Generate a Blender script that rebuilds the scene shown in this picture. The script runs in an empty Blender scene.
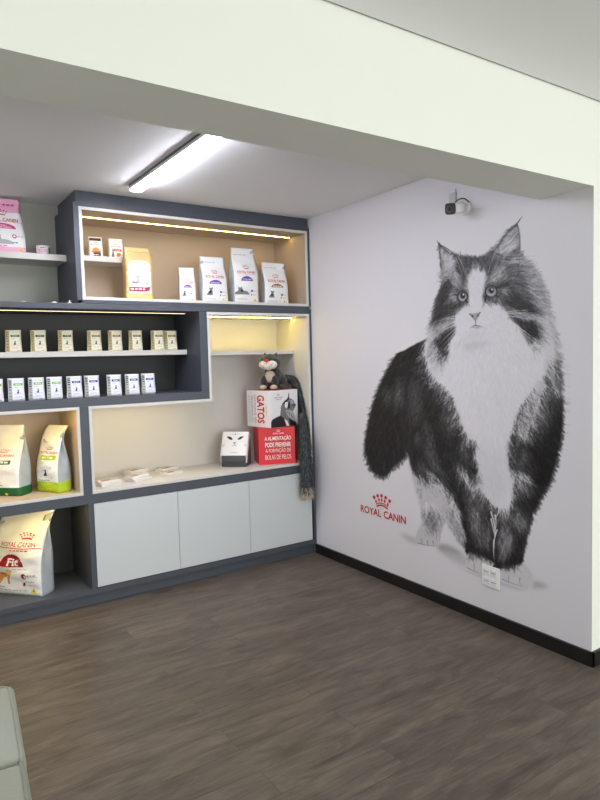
import bpy, bmesh, math, random
import numpy as np
from mathutils import Vector, Matrix
random.seed(4)
S = bpy.context.scene
COL = S.collection
PI = math.pi
R = math.radians

# ---------------------------------------------------------------- camera measurement (600 x 800 photograph)
FPX, YAW, PIT, ROL = 626.3802, 0.5915, 0.0655, -0.0262
CAM = np.array([-2.7468, -3.9057, 1.5])
FW = np.array([math.sin(YAW)*math.cos(PIT), math.cos(YAW)*math.cos(PIT), -math.sin(PIT)])
RT = np.array([math.cos(YAW), -math.sin(YAW), 0.0])
UP = np.cross(RT, FW)
R2 = math.cos(ROL)*RT+math.sin(ROL)*UP
U2 = -math.sin(ROL)*RT+math.cos(ROL)*UP
def at(x, y, axis, v):
    """point of the world plane axis = v that the photograph shows at (x, y)"""
    d = FW+R2*(x-300)/FPX-U2*(y-400)/FPX
    return Vector(CAM+d*(v-CAM[axis])/d[axis])
def seen(P):
    d = P-CAM
    z = d@FW
    return 300+FPX*(d@R2)/z, 400-FPX*(d@U2)/z

# ---------------------------------------------------------------- materials
def lin(c):
    return tuple(((v/12.92) if v <= .04045 else ((v+.055)/1.055)**2.4) for v in c)
def rgb(r, g, b):
    return lin((r/255, g/255, b/255))+(1,)
MATS = {}
def mat(name, col, rough=.5, metal=0, spec=.5, bump=0, bscale=60, vary=0, vscale=8, emit=None, estr=0, trans=0, coat=0, sheen=0):
    if name in MATS: return MATS[name]
    m = bpy.data.materials.new(name); m.use_nodes = True
    nt = m.node_tree; b = nt.nodes['Principled BSDF']
    b.inputs['Base Color'].default_value = col
    b.inputs['Roughness'].default_value = rough
    b.inputs['Metallic'].default_value = metal
    b.inputs['Specular IOR Level'].default_value = spec
    b.inputs['Coat Weight'].default_value = coat
    b.inputs['Sheen Weight'].default_value = sheen
    b.inputs['Transmission Weight'].default_value = trans
    if emit:
        b.inputs['Emission Color'].default_value = emit; b.inputs['Emission Strength'].default_value = estr
    tc = nt.nodes.new('ShaderNodeTexCoord')
    if vary:
        n = nt.nodes.new('ShaderNodeTexNoise'); n.inputs['Scale'].default_value = vscale; n.inputs['Detail'].default_value = 6
        nt.links.new(tc.outputs['Object'], n.inputs['Vector'])
        mx = nt.nodes.new('ShaderNodeMix'); mx.data_type = 'RGBA'
        mx.inputs[6].default_value = tuple(min(1, c*(1-vary)) for c in col[:3])+(1,)
        mx.inputs[7].default_value = tuple(min(1, c*(1+vary)) for c in col[:3])+(1,)
        nt.links.new(n.outputs['Fac'], mx.inputs[0]); nt.links.new(mx.outputs[2], b.inputs['Base Color'])
    if bump:
        n2 = nt.nodes.new('ShaderNodeTexNoise'); n2.inputs['Scale'].default_value = bscale; n2.inputs['Detail'].default_value = 4
        nt.links.new(tc.outputs['Object'], n2.inputs['Vector'])
        bp = nt.nodes.new('ShaderNodeBump'); bp.inputs['Strength'].default_value = bump; bp.inputs['Distance'].default_value = .01
        nt.links.new(n2.outputs['Fac'], bp.inputs['Height']); nt.links.new(bp.outputs['Normal'], b.inputs['Normal'])
    MATS[name] = m
    return m
def floor_mat():
    m = bpy.data.materials.new('vinyl_planks'); m.use_nodes = True
    nt = m.node_tree; N = nt.nodes; L = nt.links; b = N['Principled BSDF']
    tc = N.new('ShaderNodeTexCoord')
    br = N.new('ShaderNodeTexBrick'); br.inputs['Scale'].default_value = 1
    br.inputs['Brick Width'].default_value = 1.22; br.inputs['Row Height'].default_value = .152
    br.inputs['Mortar Size'].default_value = .0012; br.inputs['Mortar Smooth'].default_value = .1; br.offset = .37
    br.inputs['Color1'].default_value = (0, 0, 0, 1); br.inputs['Color2'].default_value = (1, 1, 1, 1); br.inputs['Mortar'].default_value = (.5, .5, .5, 1)
    L.new(tc.outputs['Object'], br.inputs['Vector'])
    # per plank random
    mp = N.new('ShaderNodeMapping'); mp.inputs['Scale'].default_value = (1.6, 7, 1)
    L.new(tc.outputs['Object'], mp.inputs['Vector'])
    add = N.new('ShaderNodeVectorMath'); add.operation = 'MULTIPLY_ADD'
    add.inputs[1].default_value = (7, 13, 5)
    L.new(br.outputs['Color'], add.inputs[0]); L.new(mp.outputs['Vector'], add.inputs[2])
    n1 = N.new('ShaderNodeTexNoise'); n1.inputs['Scale'].default_value = 2.2; n1.inputs['Detail'].default_value = 8; n1.inputs['Roughness'].default_value = .68; n1.inputs['Distortion'].default_value = .6
    L.new(add.outputs['Vector'], n1.inputs['Vector'])
    mp2 = N.new('ShaderNodeMapping'); mp2.inputs['Scale'].default_value = (3, 60, 1)
    L.new(tc.outputs['Object'], mp2.inputs['Vector'])
    n2 = N.new('ShaderNodeTexNoise'); n2.inputs['Scale'].default_value = 2.5; n2.inputs['Detail'].default_value = 5
    L.new(mp2.outputs['Vector'], n2.inputs['Vector'])
    cr = N.new('ShaderNodeValToRGB'); e = cr.color_ramp.elements
    e[0].position = .30; e[0].color = rgb(71, 63, 56); e[1].position = .72; e[1].color = rgb(117, 106, 95)
    k = cr.color_ramp.elements.new(.5); k.color = rgb(94, 85, 76)
    L.new(n1.outputs['Fac'], cr.inputs['Fac'])
    mx = N.new('ShaderNodeMix'); mx.data_type = 'RGBA'; mx.blend_type = 'MULTIPLY'; mx.inputs[0].default_value = .35
    cr2 = N.new('ShaderNodeValToRGB'); cr2.color_ramp.elements[0].position = .35; cr2.color_ramp.elements[0].color = (.55, .55, .55, 1); cr2.color_ramp.elements[1].position = .6; cr2.color_ramp.elements[1].color = (1.1, 1.1, 1.1, 1)
    L.new(n2.outputs['Fac'], cr2.inputs['Fac'])
    L.new(cr.outputs['Color'], mx.inputs[6]); L.new(cr2.outputs['Color'], mx.inputs[7])
    # plank to plank
    mx3 = N.new('ShaderNodeMix'); mx3.data_type = 'RGBA'; mx3.blend_type = 'MULTIPLY'; mx3.inputs[0].default_value = 1
    cr3 = N.new('ShaderNodeValToRGB'); cr3.color_ramp.elements[0].color = (.90, .90, .90, 1); cr3.color_ramp.elements[1].color = (1.06, 1.05, 1.04, 1)
    L.new(br.outputs['Color'], cr3.inputs['Fac'])
    L.new(mx.outputs[2], mx3.inputs[6]); L.new(cr3.outputs['Color'], mx3.inputs[7])
    mx4 = N.new('ShaderNodeMix'); mx4.data_type = 'RGBA'; mx4.inputs[7].default_value = rgb(70, 64, 60)
    L.new(br.outputs['Fac'], mx4.inputs[0]); L.new(mx3.outputs[2], mx4.inputs[6])
    L.new(mx4.outputs[2], b.inputs['Base Color'])
    b.inputs['Roughness'].default_value = .42; b.inputs['Specular IOR Level'].default_value = .35
    bp = N.new('ShaderNodeBump'); bp.inputs['Strength'].default_value = .15; bp.inputs['Distance'].default_value = .004
    L.new(n2.outputs['Fac'], bp.inputs['Height']); L.new(bp.outputs['Normal'], b.inputs['Normal'])
    return m
def attr_mat(name, attr, rough, spec=.3):
    m = bpy.data.materials.new(name); m.use_nodes = True
    nt = m.node_tree; b = nt.nodes['Principled BSDF']
    a = nt.nodes.new('ShaderNodeAttribute'); a.attribute_name = attr
    nt.links.new(a.outputs['Color'], b.inputs['Base Color'])
    b.inputs['Roughness'].default_value = rough; b.inputs['Specular IOR Level'].default_value = spec
    return m

M_WALL = mat('wall_paint', rgb(232, 233, 226), .7, spec=.2, bump=.03, bscale=220)
M_BEAM = mat('beam_paint', rgb(232, 233, 226), .7, spec=.2, bump=.03, bscale=220)
M_CEIL = mat('ceiling_paint', rgb(240, 240, 240), .8, spec=.15)
M_BACK = mat('grey_green_wall_paint', rgb(176, 177, 168), .7, spec=.2)
M_DARK = mat('graphite_laminate', rgb(74, 78, 87), .45, spec=.4, bump=.05, bscale=180, vary=.08, vscale=14)
M_DARKIN = mat('shaded_graphite_laminate', rgb(50, 51, 51), .5, spec=.35)  # graphite darkened further, recess shade put into the back panels' colour
M_LIGHT = mat('light_grey_laminate', rgb(214, 211, 206), .42, spec=.35)
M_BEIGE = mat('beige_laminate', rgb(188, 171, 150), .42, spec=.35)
M_DOOR = mat('door_laminate', rgb(206, 210, 211), .38, spec=.4)
M_BLACK = mat('black_skirting', rgb(22, 22, 23), .4, spec=.4)
M_WHITE = mat('white_plastic', rgb(236, 236, 234), .35)
M_LED = mat('warm_led', rgb(255, 226, 160), .5, emit=(1, .70, .24, 1), estr=15)
M_LED2 = mat('warm_led_bright', rgb(255, 226, 160), .5, emit=(1, .75, .17, 1), estr=36)
M_LED3 = mat('warm_led_dim', rgb(210, 190, 150), .5, emit=(1, .76, .42, 1), estr=2.2)
M_LED4 = mat('warm_led_front', rgb(255, 226, 160), .5, emit=(1, .72, .22, 1), estr=42)
M_LED5 = mat('warm_led_long', rgb(255, 226, 160), .5, emit=(1, .72, .26, 1), estr=26)
M_TUBE = mat('lamp_diffuser', (1, 1, 1, 1), .5, emit=(.875, .885, 1.0, 1), estr=60)
M_RED = mat('brand_red_ink', rgb(196, 22, 32), .5)
M_DKRED = mat('dark_red_ink', rgb(150, 18, 34), .5)
M_INKW = mat('white_ink', rgb(245, 245, 245), .5)
M_INKG = mat('grey_ink', rgb(120, 120, 124), .5)
M_INKL = mat('light_grey_ink', rgb(176, 176, 180), .5)
M_INKK = mat('black_ink', rgb(26, 25, 28), .5)
M_BAGW = mat('white_film', rgb(236, 236, 236), .28, spec=.5, bump=.25, bscale=26)
M_GUS = mat('silver_grey_film', rgb(176, 184, 192), .3, spec=.5, bump=.4, bscale=40)
M_GOLD = mat('gold_film', rgb(214, 190, 130), .34, metal=.25, bump=.35, bscale=26)
M_PINK = mat('pink_film', rgb(236, 172, 204), .32, bump=.2, bscale=26)
M_MAG = mat('magenta_ink', rgb(198, 52, 128), .5)
M_CRIM = mat('crimson_ink', rgb(184, 30, 84), .5)
M_PURP = mat('purple_ink', rgb(116, 66, 168), .5)
M_BROWN = mat('brown_ink', rgb(150, 96, 48), .5)
M_ORANGE = mat('orange_ink', rgb(226, 140, 48), .5)
M_GREEN = mat('dark_green_ink', rgb(18, 98, 56), .4)
M_LIME = mat('lime_ink', rgb(178, 206, 42), .4)
M_LGRN = mat('leaf_green_ink', rgb(120, 186, 60), .5)
M_BLUE = mat('blue_ink', rgb(34, 50, 140), .5)
M_YEL = mat('yellow_ink', rgb(236, 206, 40), .5)
M_CREAM = mat('cream_film', rgb(250, 243, 218), .35, bump=.10, bscale=40)
M_PALE = mat('pale_white_film', rgb(226, 228, 234), .35, bump=.15, bscale=40)
M_OLIVE = mat('olive_ink', rgb(150, 136, 84), .5)
M_GINGER = mat('ginger_ink', rgb(206, 142, 78), .5)
M_REDBOX = mat('red_card', rgb(214, 30, 42), .42)
M_CARD = mat('white_card', rgb(238, 237, 238), .45)
M_GREYC = mat('dark_grey_card', rgb(78, 80, 84), .5)
M_PAPER = mat('leaflet_paper', rgb(246, 243, 238), .6)
M_FUR = mat('dark_plush', rgb(50, 52, 50), .95, spec=.1, bump=.9, bscale=260, vary=.35, vscale=60, sheen=.3)
M_TAIL = mat('black_long_plush', rgb(66, 69, 72), .9, spec=.15, vary=.7, vscale=90)
M_CFUR = mat('cream_plush', rgb(206, 188, 172), .95, spec=.1, bump=.7, bscale=260, vary=.12, vscale=60)
M_MUZ = mat('pale_plush', rgb(228, 216, 208), .95, spec=.1, bump=.5, bscale=260)
M_NOSE = mat('red_nose', rgb(214, 52, 58), .6)
M_EYE = mat('green_eye', rgb(70, 150, 110), .2)
M_LEATHER = mat('sage_leather', rgb(156, 160, 146), .45, spec=.4, bump=.12, bscale=130, vary=.05, vscale=5)
M_SEAM = mat('sage_piping', rgb(146, 150, 136), .45, spec=.4)
M_METAL = mat('brushed_steel', rgb(170, 170, 172), .35, metal=.8)
M_LENS = mat('camera_glass', rgb(14, 14, 16), .12, coat=.5)
M_FLOOR = floor_mat()

# ---------------------------------------------------------------- mesh helpers
def link(o, parent=None):
    COL.objects.link(o)
    if parent is not None: o.parent = parent
    return o
def tag(o, label=None, cat=None, group=None, kind=None):
    if label: o['label'] = label
    if cat: o['category'] = cat
    if group: o['group'] = group
    if kind: o['kind'] = kind
    return o
def thing(name, label, cat, loc=(0, 0, 0), rz=0, group=None):
    o = bpy.data.objects.new(name, None); o.empty_display_size = .1
    link(o); o.location = loc; o.rotation_euler = (0, 0, rz)
    return tag(o, label, cat, group)
def obj(name, bm, mats, parent=None, smooth=False):
    me = bpy.data.meshes.new(name); bm.normal_update(); bm.to_mesh(me); bm.free()
    for m in (mats if isinstance(mats, (list, tuple)) else [mats]): me.materials.append(m)
    if smooth: me.polygons.foreach_set('use_smooth', [True]*len(me.polygons))
    return link(bpy.data.objects.new(name, me), parent)
def box(bm, x0, x1, y0, y1, z0, z1, mi=0, bev=0):
    r = bmesh.ops.create_cube(bm, size=1)
    vs = r['verts']
    bmesh.ops.scale(bm, vec=(x1-x0, y1-y0, z1-z0), verts=vs)
    bmesh.ops.translate(bm, vec=((x0+x1)/2, (y0+y1)/2, (z0+z1)/2), verts=vs)
    fs = list({f for v in vs for f in v.link_faces})
    for f in fs: f.material_index = mi
    if bev:
        es = list({e for v in vs for e in v.link_edges})
        r = bmesh.ops.bevel(bm, geom=es, offset=bev, segments=3 if bev > .006 else 2, affect='EDGES', profile=.5)
        for f in r['faces']: f.material_index = mi
    return vs
def bx(name, x0, x1, y0, y1, z0, z1, m, parent=None, bev=.0015):
    bm = bmesh.new(); box(bm, x0, x1, y0, y1, z0, z1, 0, bev)
    return obj(name, bm, m, parent)
def struct(name, boxes, m):
    bm = bmesh.new()
    for b in boxes: box(bm, *b)
    return tag(obj(name, bm, m), kind='structure')
def tube(bm, pts, rad, seg=8, mi=0, caps=True):
    pts = [Vector(p) for p in pts]; rings = []
    rr = rad if isinstance(rad, (list, tuple)) else [rad]*len(pts)
    nrm = None
    for i, p in enumerate(pts):
        t = (pts[min(i+1, len(pts)-1)]-pts[max(i-1, 0)]).normalized()
        if nrm is None: nrm = t.orthogonal().normalized()
        nrm = (nrm-t*nrm.dot(t)).normalized(); b = t.cross(nrm)
        rings.append([bm.verts.new(p+(nrm*math.cos(2*PI*k/seg)+b*math.sin(2*PI*k/seg))*rr[i]) for k in range(seg)])
    for a, b in zip(rings, rings[1:]):
        for k in range(seg):
            f = bm.faces.new((a[k], a[(k+1) % seg], b[(k+1) % seg], b[k])); f.material_index = mi; f.smooth = True
    if caps:
        for f in (bm.faces.new(rings[0][::-1]), bm.faces.new(rings[-1])): f.material_index = mi
def ellipsoid(bm, c, r, rot=None, seg=20, mi=0):
    M = Matrix.Translation(c)
    if rot is not None: M = M@rot
    M = M@Matrix.Diagonal((r[0], r[1], r[2], 1))
    v = bmesh.ops.create_uvsphere(bm, u_segments=seg, v_segments=max(8, seg//2), radius=1, matrix=M)['verts']
    for f in {f for q in v for f in q.link_faces}: f.material_index = mi; f.smooth = True
    return v
def cyl(bm, a, b, r0, r1=None, seg=24, mi=0):
    a, b = Vector(a), Vector(b); r1 = r0 if r1 is None else r1
    tube(bm, [a, b], [r0, r1], seg, mi)

# ---------------------------------------------------------------- flat prints (shapes in metres on a face, laid on a surface function)
TEXTS = {}
def text_poly(s, bold=0.0):
    """unit text: verts in a 1 x 1 box, faces"""
    key = (s, bold)
    if key in TEXTS: return TEXTS[key]
    c = bpy.data.curves.new('t', 'FONT'); c.body = s; c.size = 1; c.offset = bold; c.resolution_u = 3; c.fill_mode = 'FRONT'
    o = bpy.data.objects.new('t', c); COL.objects.link(o)
    dg = bpy.context.evaluated_depsgraph_get()
    me = bpy.data.meshes.new_from_object(o.evaluated_get(dg))
    V = np.array([v.co[:2] for v in me.vertices]); F = [tuple(p.vertices) for p in me.polygons]
    bpy.data.objects.remove(o); bpy.data.curves.remove(c); bpy.data.meshes.remove(me)
    lo, hi = V.min(0), V.max(0)
    V = (V-lo)/(hi-lo)
    TEXTS[key] = (V, F)
    return V, F
class Print:
    """shapes (x, z) with a material each; build() lays them on surf(x, z, lift)"""
    def __init__(s): s.sh = []
    def text(s, t, x, z, w, h, m, bold=.02, rot=0, lift=0):
        V, F = text_poly(t, bold)
        P = (V-.5)*np.array([w, h])
        if rot:
            c, q = math.cos(rot), math.sin(rot); P = P@np.array([[c, q], [-q, c]])
        s.sh.append(([(x+a, z+b) for a, b in P], F, m, lift)); return s
    def poly(s, pts, m, lift=0):
        s.sh.append((list(pts), [tuple(range(len(pts)))], m, lift)); return s
    def rect(s, x0, x1, z0, z1, m, lift=0): return s.poly([(x0, z0), (x1, z0), (x1, z1), (x0, z1)], m, lift)
    def disc(s, x, z, rx, rz, m, a0=0, a1=2*PI, n=18, lift=0):
        return s.poly([(x+rx*math.cos(a0+(a1-a0)*k/n), z+rz*math.sin(a0+(a1-a0)*k/n)) for k in range(n+(0 if a1-a0 > 6.2 else 1))], m, lift)
    def dome(s, x, z, w, h, m, lift=0): return s.disc(x, z, w/2, h, m, 0, PI, 16, lift)
    def dashes(s, x, z, w, h, m, n=5, seed=1, lift=0):
        r = random.Random(seed); u = x-w/2
        ws = [r.uniform(.5, 1.4) for _ in range(n)]; k = w/(sum(ws)+.3*(n-1))
        for q in ws:
            s.rect(u, u+q*k, z-h/2, z+h/2, m, lift); u += (q+.3)*k
        return s
    def crown(s, x, z, w, h, m, lift=0):
        """five raised dots, five smaller ones and a curved band"""
        for i, (u, v) in enumerate([(-.47, .70), (-.25, .90), (0, .97), (.25, .90), (.47, .70)]):
            s.disc(x+u*w, z+(v-.5)*h*1.0, w*.075, h*.10, m, n=10, lift=lift)
            s.disc(x+u*w*.78, z+(v-.27-.5)*h, w*.052, h*.085, m, n=8, lift=lift)
        up = [(x+w*(-.36+.72*k/10), z+h*(-.26+.10*math.sin(PI*k/10))) for k in range(11)]
        dn = [(x+w*(-.33+.66*k/10), z+h*(-.42+.10*math.sin(PI*k/10))) for k in range(11)]
        s.poly(up+dn[::-1], m, lift); return s
    def brand(s, x, z, w, m, crown=True, lift=0):
        s.text('ROYAL CANIN', x, z, w, w*.125, m, .015, lift=lift)
        if crown: s.crown(x, z+w*.24, w*.34, w*.22, m, lift)
        return s
    def build(s, name, surf, parent, cell=.012, label=None, eps=.0011, into=None):
        bm = bmesh.new(); ms = []
        if into is not None: bm.from_mesh(into.data); ms = list(into.data.materials)
        for pts, faces, m, lift in s.sh:
            if m not in ms: ms.append(m)
            mi = ms.index(m)
            tb = bmesh.new(); vs = [tb.verts.new((a, b, 0)) for a, b in pts]
            for f in faces:
                try: tb.faces.new([vs[i] for i in f])
                except ValueError: pass
            if any(len(f.verts) > 4 for f in tb.faces): bmesh.ops.triangulate(tb, faces=tb.faces[:])
            for _ in range(5):
                le = [e for e in tb.edges if e.calc_length() > cell]
                if not le: break
                bmesh.ops.subdivide_edges(tb, edges=le, cuts=1, use_grid_fill=True)
                bmesh.ops.triangulate(tb, faces=[f for f in tb.faces if len(f.verts) > 4])
            tb.normal_update()
            mp = {v: bm.verts.new(surf(v.co.x, v.co.y, eps+lift*.0004)) for v in tb.verts}
            for f in tb.faces:
                q = [mp[v] for v in f.verts]
                if f.normal.z < 0: q.reverse()
                try: g = bm.faces.new(q); g.material_index = mi; g.smooth = True
                except ValueError: pass
            tb.free()
        if into is not None:
            bm.normal_update(); bm.to_mesh(into.data); bm.free()
            for m in ms[len(into.data.materials):]: into.data.materials.append(m)
            return into
        o = obj(name, bm, ms, parent)
        if label: o['label'] = label
        return o
CAT_SIT = [(-.30,0),(-.34,.10),(-.26,.30),(-.14,.52),(-.10,.66),(-.16,.80),(-.13,1.0),(-.04,.90),(.06,.90),(.15,1.0),(.17,.80),(.10,.66),(.16,.45),(.18,.20),(.22,.03),(.10,0)]
CAT_LIE = [(-.5,0),(-.52,.22),(-.40,.30),(-.30,.42),(-.28,.62),(-.30,.82),(-.20,.72),(-.10,.74),(-.02,.84),(-.02,.58),(.02,.42),(.25,.40),(.42,.30),(.50,.10),(.52,0)]
CAT_STAND = [(-.44,0),(-.34,0),(-.33,.30),(-.30,.42),(-.06,.40),(.10,.36),(.14,.0),(.24,0),(.26,.40),(.34,.55),(.40,.70),(.44,.86),(.36,.84),(.28,.90),(.22,.76),(.10,.68),(-.20,.68),(-.40,.62),(-.50,.40),(-.46,.2)]
def catshape(pr, kind, x, z, w, h, m, lift=0):
    return pr.poly([(x+a*w, z+b*h) for a, b in kind], m, lift)

# ================================================================ THE ROOM
YB, YE, YE2 = .463, -2.2553, -1.976
ZB, ZC, ZF = 2.2493, 2.5455, 2.6255
XW, YF, XE = -4.3, -7.2, 3.4
struct('floor', [(XW-.2, XE+.2, YF-.2, YB+.2, -.1, 0)], M_FLOOR)
struct('wall_back', [(XW, 0.0, YB, YB+.2, 0, 2.9)], M_BACK)
struct('wall_right', [(0, XE, YE, YB+.2, 0, 2.9)], M_WALL)
struct('wall_left', [(XW-.2, XW, YF, YB+.2, 0, 2.9)], M_WALL)
struct('wall_side', [(XE, XE+.2, YF, YE+.2, 0, 2.9)], M_WALL)
struct('wall_header', [(XW, 0, YE, YE2, ZB, 2.9)], M_BEAM)
# street side: a wide glazed opening
struct('wall_front', [(XW, XE, YF-.2, YF, 0, .35), (XW, XE, YF-.2, YF, 2.45, 2.9), (XW, -3.6, YF-.2, YF, .35, 2.45), (2.8, XE, YF-.2, YF, .35, 2.45)], M_WALL)
wf = struct('window_1', [(-3.6, 2.8, YF-.12, YF-.06, .35, .41), (-3.6, 2.8, YF-.12, YF-.06, 2.39, 2.45)]+[(x, x+.06, YF-.12, YF-.06, .41, 2.39) for x in (-3.6, -2.0, -.4, 1.2, 2.74)], M_WHITE)
struct('ceiling', [(XW, XE, YF, YE-.012, ZF, ZF+.04), (XW, XE, YE-.4, YE+.3, 2.86, 2.9)], M_CEIL)
struct('ceiling.001', [(XW, 0, YE2, YB, ZC, ZC+.1)], M_CEIL)
struct('baseboard_right', [(-.015, 0, YE-.015, -.001, 0, .0697), (-.015, XE, YE-.015, YE, 0, .0697)], M_BLACK)
struct('baseboard_left', [(XW, XW+.015, YF, YB, 0, .07)], M_BLACK)

# ================================================================ PRINTED WALL
# ---------------------------------------------------------------- printed cat (tone chart, later laid on the wall paper)
import numpy as np
CX0, CY0, CX1, CY1, CS = 355.0, 205.0, 577.0, 600.0, 4
PAPER = 0.86
def paint_cat():
    rng = np.random.default_rng(11)
    H, W = int((CY1-CY0)*CS), int((CX1-CX0)*CS)
    yy, xx = np.mgrid[0:H, 0:W]
    PX = xx/CS+CX0; PY = yy/CS+CY0
    def blur(a, r):
        r = int(round(r*CS*0.6))
        if r < 1: return a
        for _ in range(3):
            for ax in (0, 1):
                p = [(0, 0), (0, 0)]; p[ax] = (r+1, r)
                c = np.cumsum(np.pad(a, p, mode='edge'), axis=ax)
                n = a.shape[ax]
                a = (np.take(c, np.arange(2*r+1, 2*r+1+n), axis=ax)-np.take(c, np.arange(0, n), axis=ax))/(2*r+1)
        return a
    def smooth(pts, n=6):
        P = np.array(pts, float); out = []
        m = len(P)
        for i in range(m):
            a, b, c, d = P[i-1], P[i], P[(i+1) % m], P[(i+2) % m]
            for k in range(n):
                t = k/n
                q = 0.5*((2*b)+(c-a)*t+(2*a-5*b+4*c-d)*t*t+(-a+3*b-3*c+d)*t**3)
                out.append(0.6*q+0.4*(b+(c-b)*t))
        return np.array(out)
    def fill(pts, sm=True):
        P = smooth(pts) if sm else np.array(pts, float)
        m = np.zeros((H, W), bool)
        x0, x1 = int((P[:, 0].min()-CX0)*CS)-1, int((P[:, 0].max()-CX0)*CS)+2
        y0, y1 = int((P[:, 1].min()-CY0)*CS)-1, int((P[:, 1].max()-CY0)*CS)+2
        x0, y0 = max(x0, 0), max(y0, 0); x1, y1 = min(x1, W), min(y1, H)
        sx, sy = PX[y0:y1, x0:x1], PY[y0:y1, x0:x1]
        ins = np.zeros(sx.shape, bool)
        for (ax, ay), (bx, by) in zip(P, np.roll(P, -1, 0)):
            if ay == by: continue
            c = ((ay > sy) != (by > sy)) & (sx < (bx-ax)*(sy-ay)/(by-ay)+ax)
            ins ^= c
        m[y0:y1, x0:x1] = ins
        return m
    T = np.full((H, W), PAPER)
    def reg(tone, bl, pts, op=1.0, within=None):
        nonlocal T
        m = fill(pts).astype(float)
        m = blur(m, bl)*op
        if within is not None: m = m*within
        T = T*(1-m)+tone*m
    # --- outline of the animal
    tail = [(400,352),(393,361),(386,374),(380,386),(375,400),(371,414),(368,427),(366,440),(366,452),(369,462),(372,470),(377,474),(383,476),(388,474),(391,469),(396,464),(401,460),(405,455),(407,448),(414,440),(430,400),(425,350)]
    body = [(434,334),(424,340),(414,345),(404,351),(398,357),(400,380),(400,420),(405,447),(409,455),(411,464),(414,472),(420,476),(430,482),(440,486),(448,492),(454,499),(457,508),(461,516),(463,526),(465,534),(464,544),(467,553),(474,553),(484,557),(493,562),(496,567),(503,564),(512,562),(522,562),(524,552),(526,541),(530,525),(533,513),(536,508),(541,495),(549,483),(553,470),(557,455),(560,440),(561.5,425),(562,410),(561,395),(560.5,380),(559,365),(557,350),(540,330),(480,320)]
    head = [(438.5,243),(441,244.8),(446,249),(451,253),(457,256.5),(464,256.6),(472,258),(480,257.5),(487,254.5),(493,249.5),(499,243.5),(504,237),(509,230.5),(514,225.3),(517.3,224),(518.8,229),(520,238),(520.2,248),(519,256),(524,261),(530,266),(535,273),(539,281),(543,290),(546,300),(548,312),(552,325),(556,338),(556,350),(540,372),(500,400),(450,392),(434,372),(426,356),(427,345),(430,333),(432,322),(434,312),(436,302),(438.5,293),(441,286),(443.5,280),(442,272),(440,262),(439.3,252)]
    hind = [(411,462),(413,472),(416,487),(419,500),(421.5,513),(421,524),(418,530),(416.2,538),(419,543),(427,545),(434,546),(439,544.5),(441,535),(443,522),(443.5,517),(447,524),(453,534),(458,541),(463,545),(466,547),(468,530),(462,510),(455,490),(430,470)]
    pawl = [(467,553),(466.3,560),(468,567),(474,570.5),(483,574),(494,577),(496,566),(489,558),(480,552.5),(472,551.5)]
    pawr = [(501,566),(502,578),(507,581.5),(515,584.5),(521,586.3),(527,587),(533,585),(534,579),(531,571),(526,565),(520,562),(508,563)]
    mt, mb, mh, mhi = fill(tail), fill(body), fill(head), fill(hind)
    mpl, mpr = fill(pawl), fill(pawr)
    # --- printed soft shade under the paws
    reg(.58, 3.0, [(437,545),(446,545),(458,551),(462,556),(452,556),(440,550)])
    reg(.74, 4.0, [(440,548),(466,556),(468,566),(455,562)])
    reg(.74, 2.5, [(400,533),(416,538),(418,545),(408,541)])
    reg(.70, 3.0, [(533,581),(543,583),(548,588),(532,588)])
    reg(.74, 1.5, [(466,569),(484,576),(500,581),(520,588),(530,589),(518,590),(490,581),(468,572)])
    bg = T.copy()
    # --- base tones
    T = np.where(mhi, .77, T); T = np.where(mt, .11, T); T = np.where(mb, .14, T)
    T = np.where(mh, .37, T); T = np.where(mpl | mpr, .81, T)  # head base painted lighter than the body, with the lamp's haze in it
    allm = mt | mb | mh | mhi | mpl | mpr
    # hind legs
    reg(.52, 3, [(424,507),(436,507),(439,516),(437,529),(430,532),(425,522)])
    reg(.70, 2, [(441,507),(447,512),(444,520),(441,530),(438,536)])
    reg(.64, 3, [(444,505),(455,512),(463,530),(465,545),(458,540),(450,526)])
    reg(.55, 1, [(458,540),(465,544),(466,548),(461,545)])
    reg(.70, 2, [(413,474),(420,478),(421,500),(417,492)])
    reg(.20, 2.0, [(410,462),(418,466),(426,474),(432,480),(424,479),(415,474)])
    reg(.55, 3.5, [(418,462),(430,470),(444,484),(452,492),(440,489),(426,478)])
    # tail and flank streaks
    reg(.27, 2.0, [(388,383),(392,388),(392,403),(387,400)])
    reg(.27, 2.0, [(398,378),(405,384),(402,404),(396,405),(394,396)])
    reg(.26, 2.5, [(412,376),(420,380),(424,400),(418,420),(412,412),(409,395)])
    reg(.23, 2.0, [(408,412),(414,414),(415,424),(410,423)])
    reg(.36, 1.6, [(425,424),(429,427),(431,438),(426,438)])
    reg(.28, 2.2, [(416,430),(421,434),(421,446),(417,444)])
    reg(.34, 3.0, [(426,440),(433,444),(437,462),(444,478),(436,474),(428,460)])
    reg(.30, 3.0, [(445,402),(453,408),(458,425),(452,434),(446,420)])
    # white bib
    reg(PAPER, 1.8, [(432,330),(425,346),(427,362),(432,376),(439,385),(447,391),(453,399),(457,411),(462,424),(466,436),(471,441),(473,449),(474,460),(478,471),(481,480),(480,487),(485,498),(491,507),(497,507),(503,511),(509,512),(512,500),(513,486),(510,470),(507,458),(507,447),(511,437),(514,427),(515,417),(522,406),(531,394),(539,384),(546,374),(551,360),(552,348),(540,330),(500,318),(460,330),(445,345)])
    reg(.80, 2.5, [(471,488),(474,478),(480,472),(482,486),(474,494)])
    reg(.74, 1.5, [(472,482),(479,474),(479,488),(474,494),(471,492)])
    reg(.80, 5, [(470,440),(500,450),(505,480),(495,505),(485,490)], .5)
    # chest, right flank
    reg(.52, 2.5, [(548,347),(553,350),(557,372),(560,392),(556,402),(549,388),(545,366)])
    reg(.60, 2.5, [(541,380),(549,388),(553,400),(548,420),(538,432),(526,442),(516,436),(517,420),(525,404),(534,392)])
    reg(.36, 1.8, [(545,390),(553,396),(549,420),(540,432),(528,438),(534,420)])
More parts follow.
